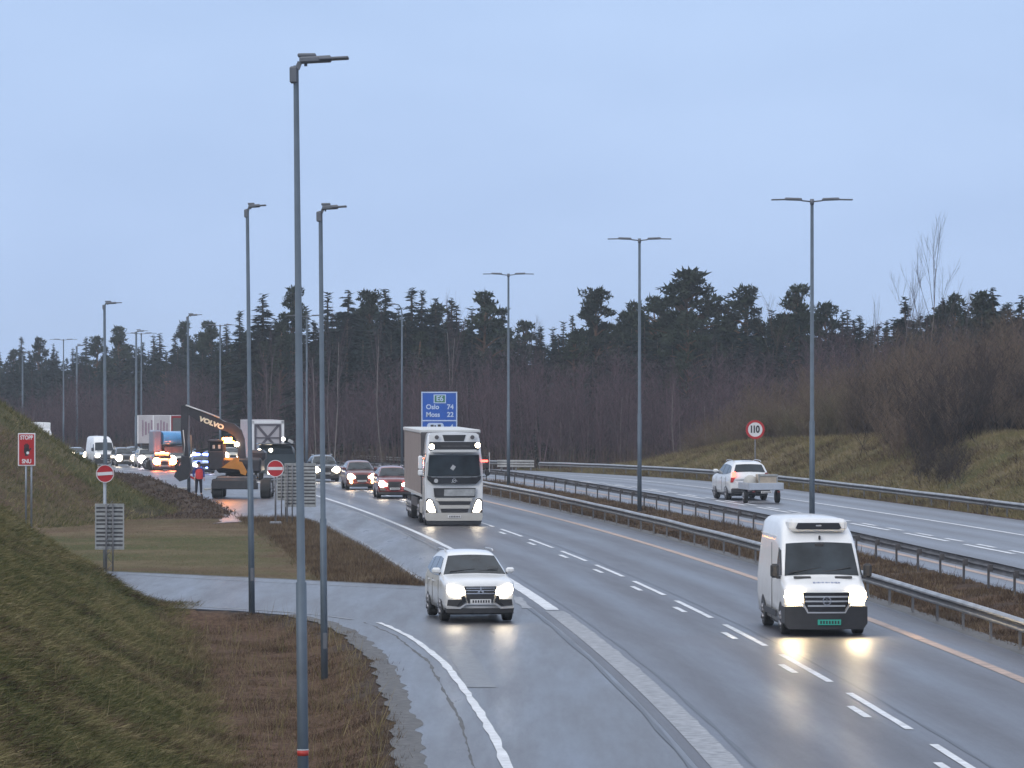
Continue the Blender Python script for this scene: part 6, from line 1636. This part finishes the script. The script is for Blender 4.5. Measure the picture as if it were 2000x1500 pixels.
M['dblade'] = bladesmat("dry_brown_grass_blades", [(.038, .025, .018), (.082, .053, .036), (.135, .096, .06), (.26, .20, .13)])
M['sblade'] = bladesmat("straw_grass_blades", [(.11, .11, .045), (.18, .155, .07), (.25, .20, .105), (.33, .27, .16)])
def samp_near(g, n):
    Y = 118 - (118 - 46) * g.random(n) ** 1.0; lo = -.128 * Y; toe_ = np.interp(Y, [40, 67, 90, 105, 114], [-2.6, -4.6, -6.9, -8.2, -9.2])
    X = lo + (toe_ + .4 - lo) * g.random(n); X = X + g.normal(size=n) * .15
    k = X < toe_ + .6
    return X[k], Y[k], np.ones(k.sum())
grass_field("near_bank_grass", 60000, samp_near, .10, .30, M['gblade'], "rank green and straw grass covering the near left bank", seed=2, slope_lean=(.8, -.4, -.5))
def samp_tuft(g, n):
    X, Y, k = samp_near(g, n); q = noise2(X, Y, .8, 44.0); m_ = q > .12
    return X[m_], Y[m_], k[m_]
grass_field("near_bank_tufts", 9000, samp_tuft, .18, .42, M['sblade'], "longer straw tufts bent over on the near left bank", seed=22, blades=8, slope_lean=(1.0, -.5, -.75), wd=.016, spread=.06)
def samp_dead(g, n):
    X, Y, k = samp_near(g, n); q = noise2(X, Y * .6, .55, 61.0); m_ = q > .16
    return X[m_], Y[m_], k[m_]
grass_field("near_bank_dead_grass", 26000, samp_dead, .12, .34, M['dblade'], "brown dead patches in the near left bank grass", slope_lean=(.8, -.4, -.5), seed=24, wd=.014)
def samp_ditch(g, n):
    Y = 112.5 - (112.5 - 46) * g.random(n); toe_ = np.interp(Y, [40, 67, 90, 105, 114], [-2.6, -4.6, -6.9, -8.2, -9.2]); ed_ = np.interp(Y, EDGE_N[:, 0], EDGE_N[:, 1]) + .38
    X = toe_ - .5 + (ed_ - toe_ + .5) * g.random(n); n_ = noise2(X, Y, .9, 12.0); k = (n_ > -.35) & ((X < ed_ - .55) | (noise2(X, Y, 2.6, 3.0) > .05 + .9 * (X - ed_ + .55)))
    return X[k], Y[k], (.7 + n_[k])
grass_field("ditch_grass", 26000, samp_ditch, .05, .20, M['dblade'], "brown dead grass and heather filling the ditch by the ramp", slope_lean=(.1, -.1, 0), seed=3)
M['lblade'] = bladesmat("lawn_blades", [(.085, .085, .042), (.15, .125, .078), (.21, .165, .11), (.28, .22, .15)], scale=.35)
def samp_isle(g, n):
    Y = 127 + (194 - 127) * g.random(n); f = np.where(Y < 146, np.interp(Y, EDGE_F[:, 0], EDGE_F[:, 1]), -26); r_ = np.interp(Y, [127, 155.6, 181, 194], [-2.7, -5.4, -8.0, -10])
    X = -26 + (r_ + 26) * g.random(n); k = (X > -.135 * Y) & ((Y > 146) | (X > -99)) & (np.interp(X, EDGE_F[::-1, 1], EDGE_F[::-1, 0]) + .4 < Y)
    k &= ~((Y > 185) & (X > -13.3) & (Y > 186.5))
    X, Y, r_ = X[k], Y[k], r_[k]; hh = np.where(X > r_ - 3.2, 1.4, .45); return X, Y, hh
grass_field("island_grass", 30000, samp_isle, .06, .20, M['lblade'], "short mown grass on the island between ramp and motorway", slope_lean=(.05, -.05, 0), seed=4, wd=.018)
def samp_islebr(g, n):
    Y = 127.6 + (193 - 127.6) * g.random(n); r_ = np.interp(Y, [127, 155.6, 181, 194], [-2.5, -5.3, -8.0, -9.7]); X = r_ - 2.9 * g.random(n) ** .9 * np.clip((Y - 126) / 5, 0, 1) - .05
    k = np.interp(X, EDGE_F[::-1, 1], EDGE_F[::-1, 0]) + .3 < Y; return X[k], Y[k], np.ones(k.sum())
grass_field("island_heather", 16000, samp_islebr, .10, .34, M['dblade'], "brown heather strip along the island's motorway edge", slope_lean=(.05, -.05, 0), seed=5, wd=.02)
def samp_far(g, n):
    Y = 180 + 120 * g.random(n); to = np.interp(Y, [170, 183, 200, 222, 250, 300, 350], [-24, -19.0, -16.1, -19.2, -23.4, -30.6, -41]); X = to + .5 - 12 * g.random(n)
    k = X > -.135 * Y; return X[k], Y[k], np.ones(k.sum())
grass_field("far_bank_grass", 26000, samp_far, .12, .4, M['gblade'], "green and tawny grass on the farther left bank", seed=6, wd=.03, spread=.14)
def samp_med(g, n):
    Y = 84 + 200 * g.random(n) ** 1.2; X = L(Y) + 5.9 + 3.5 * g.random(n); n_ = noise2(X, Y, .6, 31.0); k = n_ > -.3; return X[k], Y[k], .8 + n_[k]
grass_field("median_grass", 26000, samp_med, .10, .36, M['dblade'], "brown dead grass along the median between the guard rails", slope_lean=(0, -.05, 0), seed=7, wd=.02)
def samp_rb(g, n):
    Y = 165 + 165 * g.random(n); X = L(Y) + 23.1 + 13 * g.random(n) ** 1.1; k = X < .135 * Y; return X[k], Y[k], np.ones(k.sum())
grass_field("right_bank_grass", 42000, samp_rb, .12, .42, M['sblade'], "straw and green grass on the bank beyond the opposite carriageway", slope_lean=(-.3, -.3, 0), seed=8, wd=.03, spread=.14)
def samp_rb2(g, n):
    X, Y, k = samp_rb(g, n); q = noise2(X, Y, .35, 71.0); m_ = q > .08
    return X[m_], Y[m_], k[m_]
grass_field("right_bank_dead_grass", 22000, samp_rb2, .2, .6, M['dblade'], "brown dead patches in the right bank grass", slope_lean=(-.4, -.4, -.2), seed=81, wd=.035, spread=.14)
def samp_clod(g, n):
    Y = 193 + 105 * g.random(n); xl_ = np.interp(Y, [185, 201, 226, 269, 293, 340, 400], [-12.8, -13.4, -16.6, -22.7, -27, -33.5, -47]); X = xl_ + .2 - 3.2 * g.random(n)
    return X, Y, np.ones(n)
M['clod'] = bladesmat("earth_clods", [(.04, .028, .02), (.085, .058, .044), (.16, .12, .085)])
grass_field("earth_clods", 7000, samp_clod, .06, .22, M['clod'], "loose clods and roots on the dug-up earth by the lay-by", slope_lean=(0, 0, -.35), seed=82, wd=.07, spread=.2, blades=3)
# stray seed heads and tall dead stems that break up the ditch and bank
def samp_stem(g, n):
    Y = 111 - 60 * g.random(n); e_ = np.interp(Y, EDGE_N[:, 0], EDGE_N[:, 1]); X = e_ - .3 - 6 * g.random(n) ** 1.5
    return X, Y, np.ones(n)
grass_field("ditch_dead_stems", 900, samp_stem, .35, .8, M['sblade'], "tall dead stems standing in the ditch", slope_lean=(.1, -.1, .6), seed=83, wd=.012, spread=.05, blades=2)
# ------------------------------------------------------------------ air
HAZE = 0.00024
hm = bpy.data.materials.new("haze_air"); hm.use_nodes = True; n = hm.node_tree; n.nodes.clear()
ho = n.nodes.new("ShaderNodeOutputMaterial"); pv = n.nodes.new("ShaderNodeVolumePrincipled")
pv.inputs['Color'].default_value = (.86, .93, 1, 1); pv.inputs['Density'].default_value = HAZE; pv.inputs['Anisotropy'].default_value = .2
n.links.new(pv.outputs[0], ho.inputs['Volume'])
hz_o = MB().box((0, 745, 11), (5200, 1550, 34)).build("haze", hm)
tag(hz_o, kind="stuff")
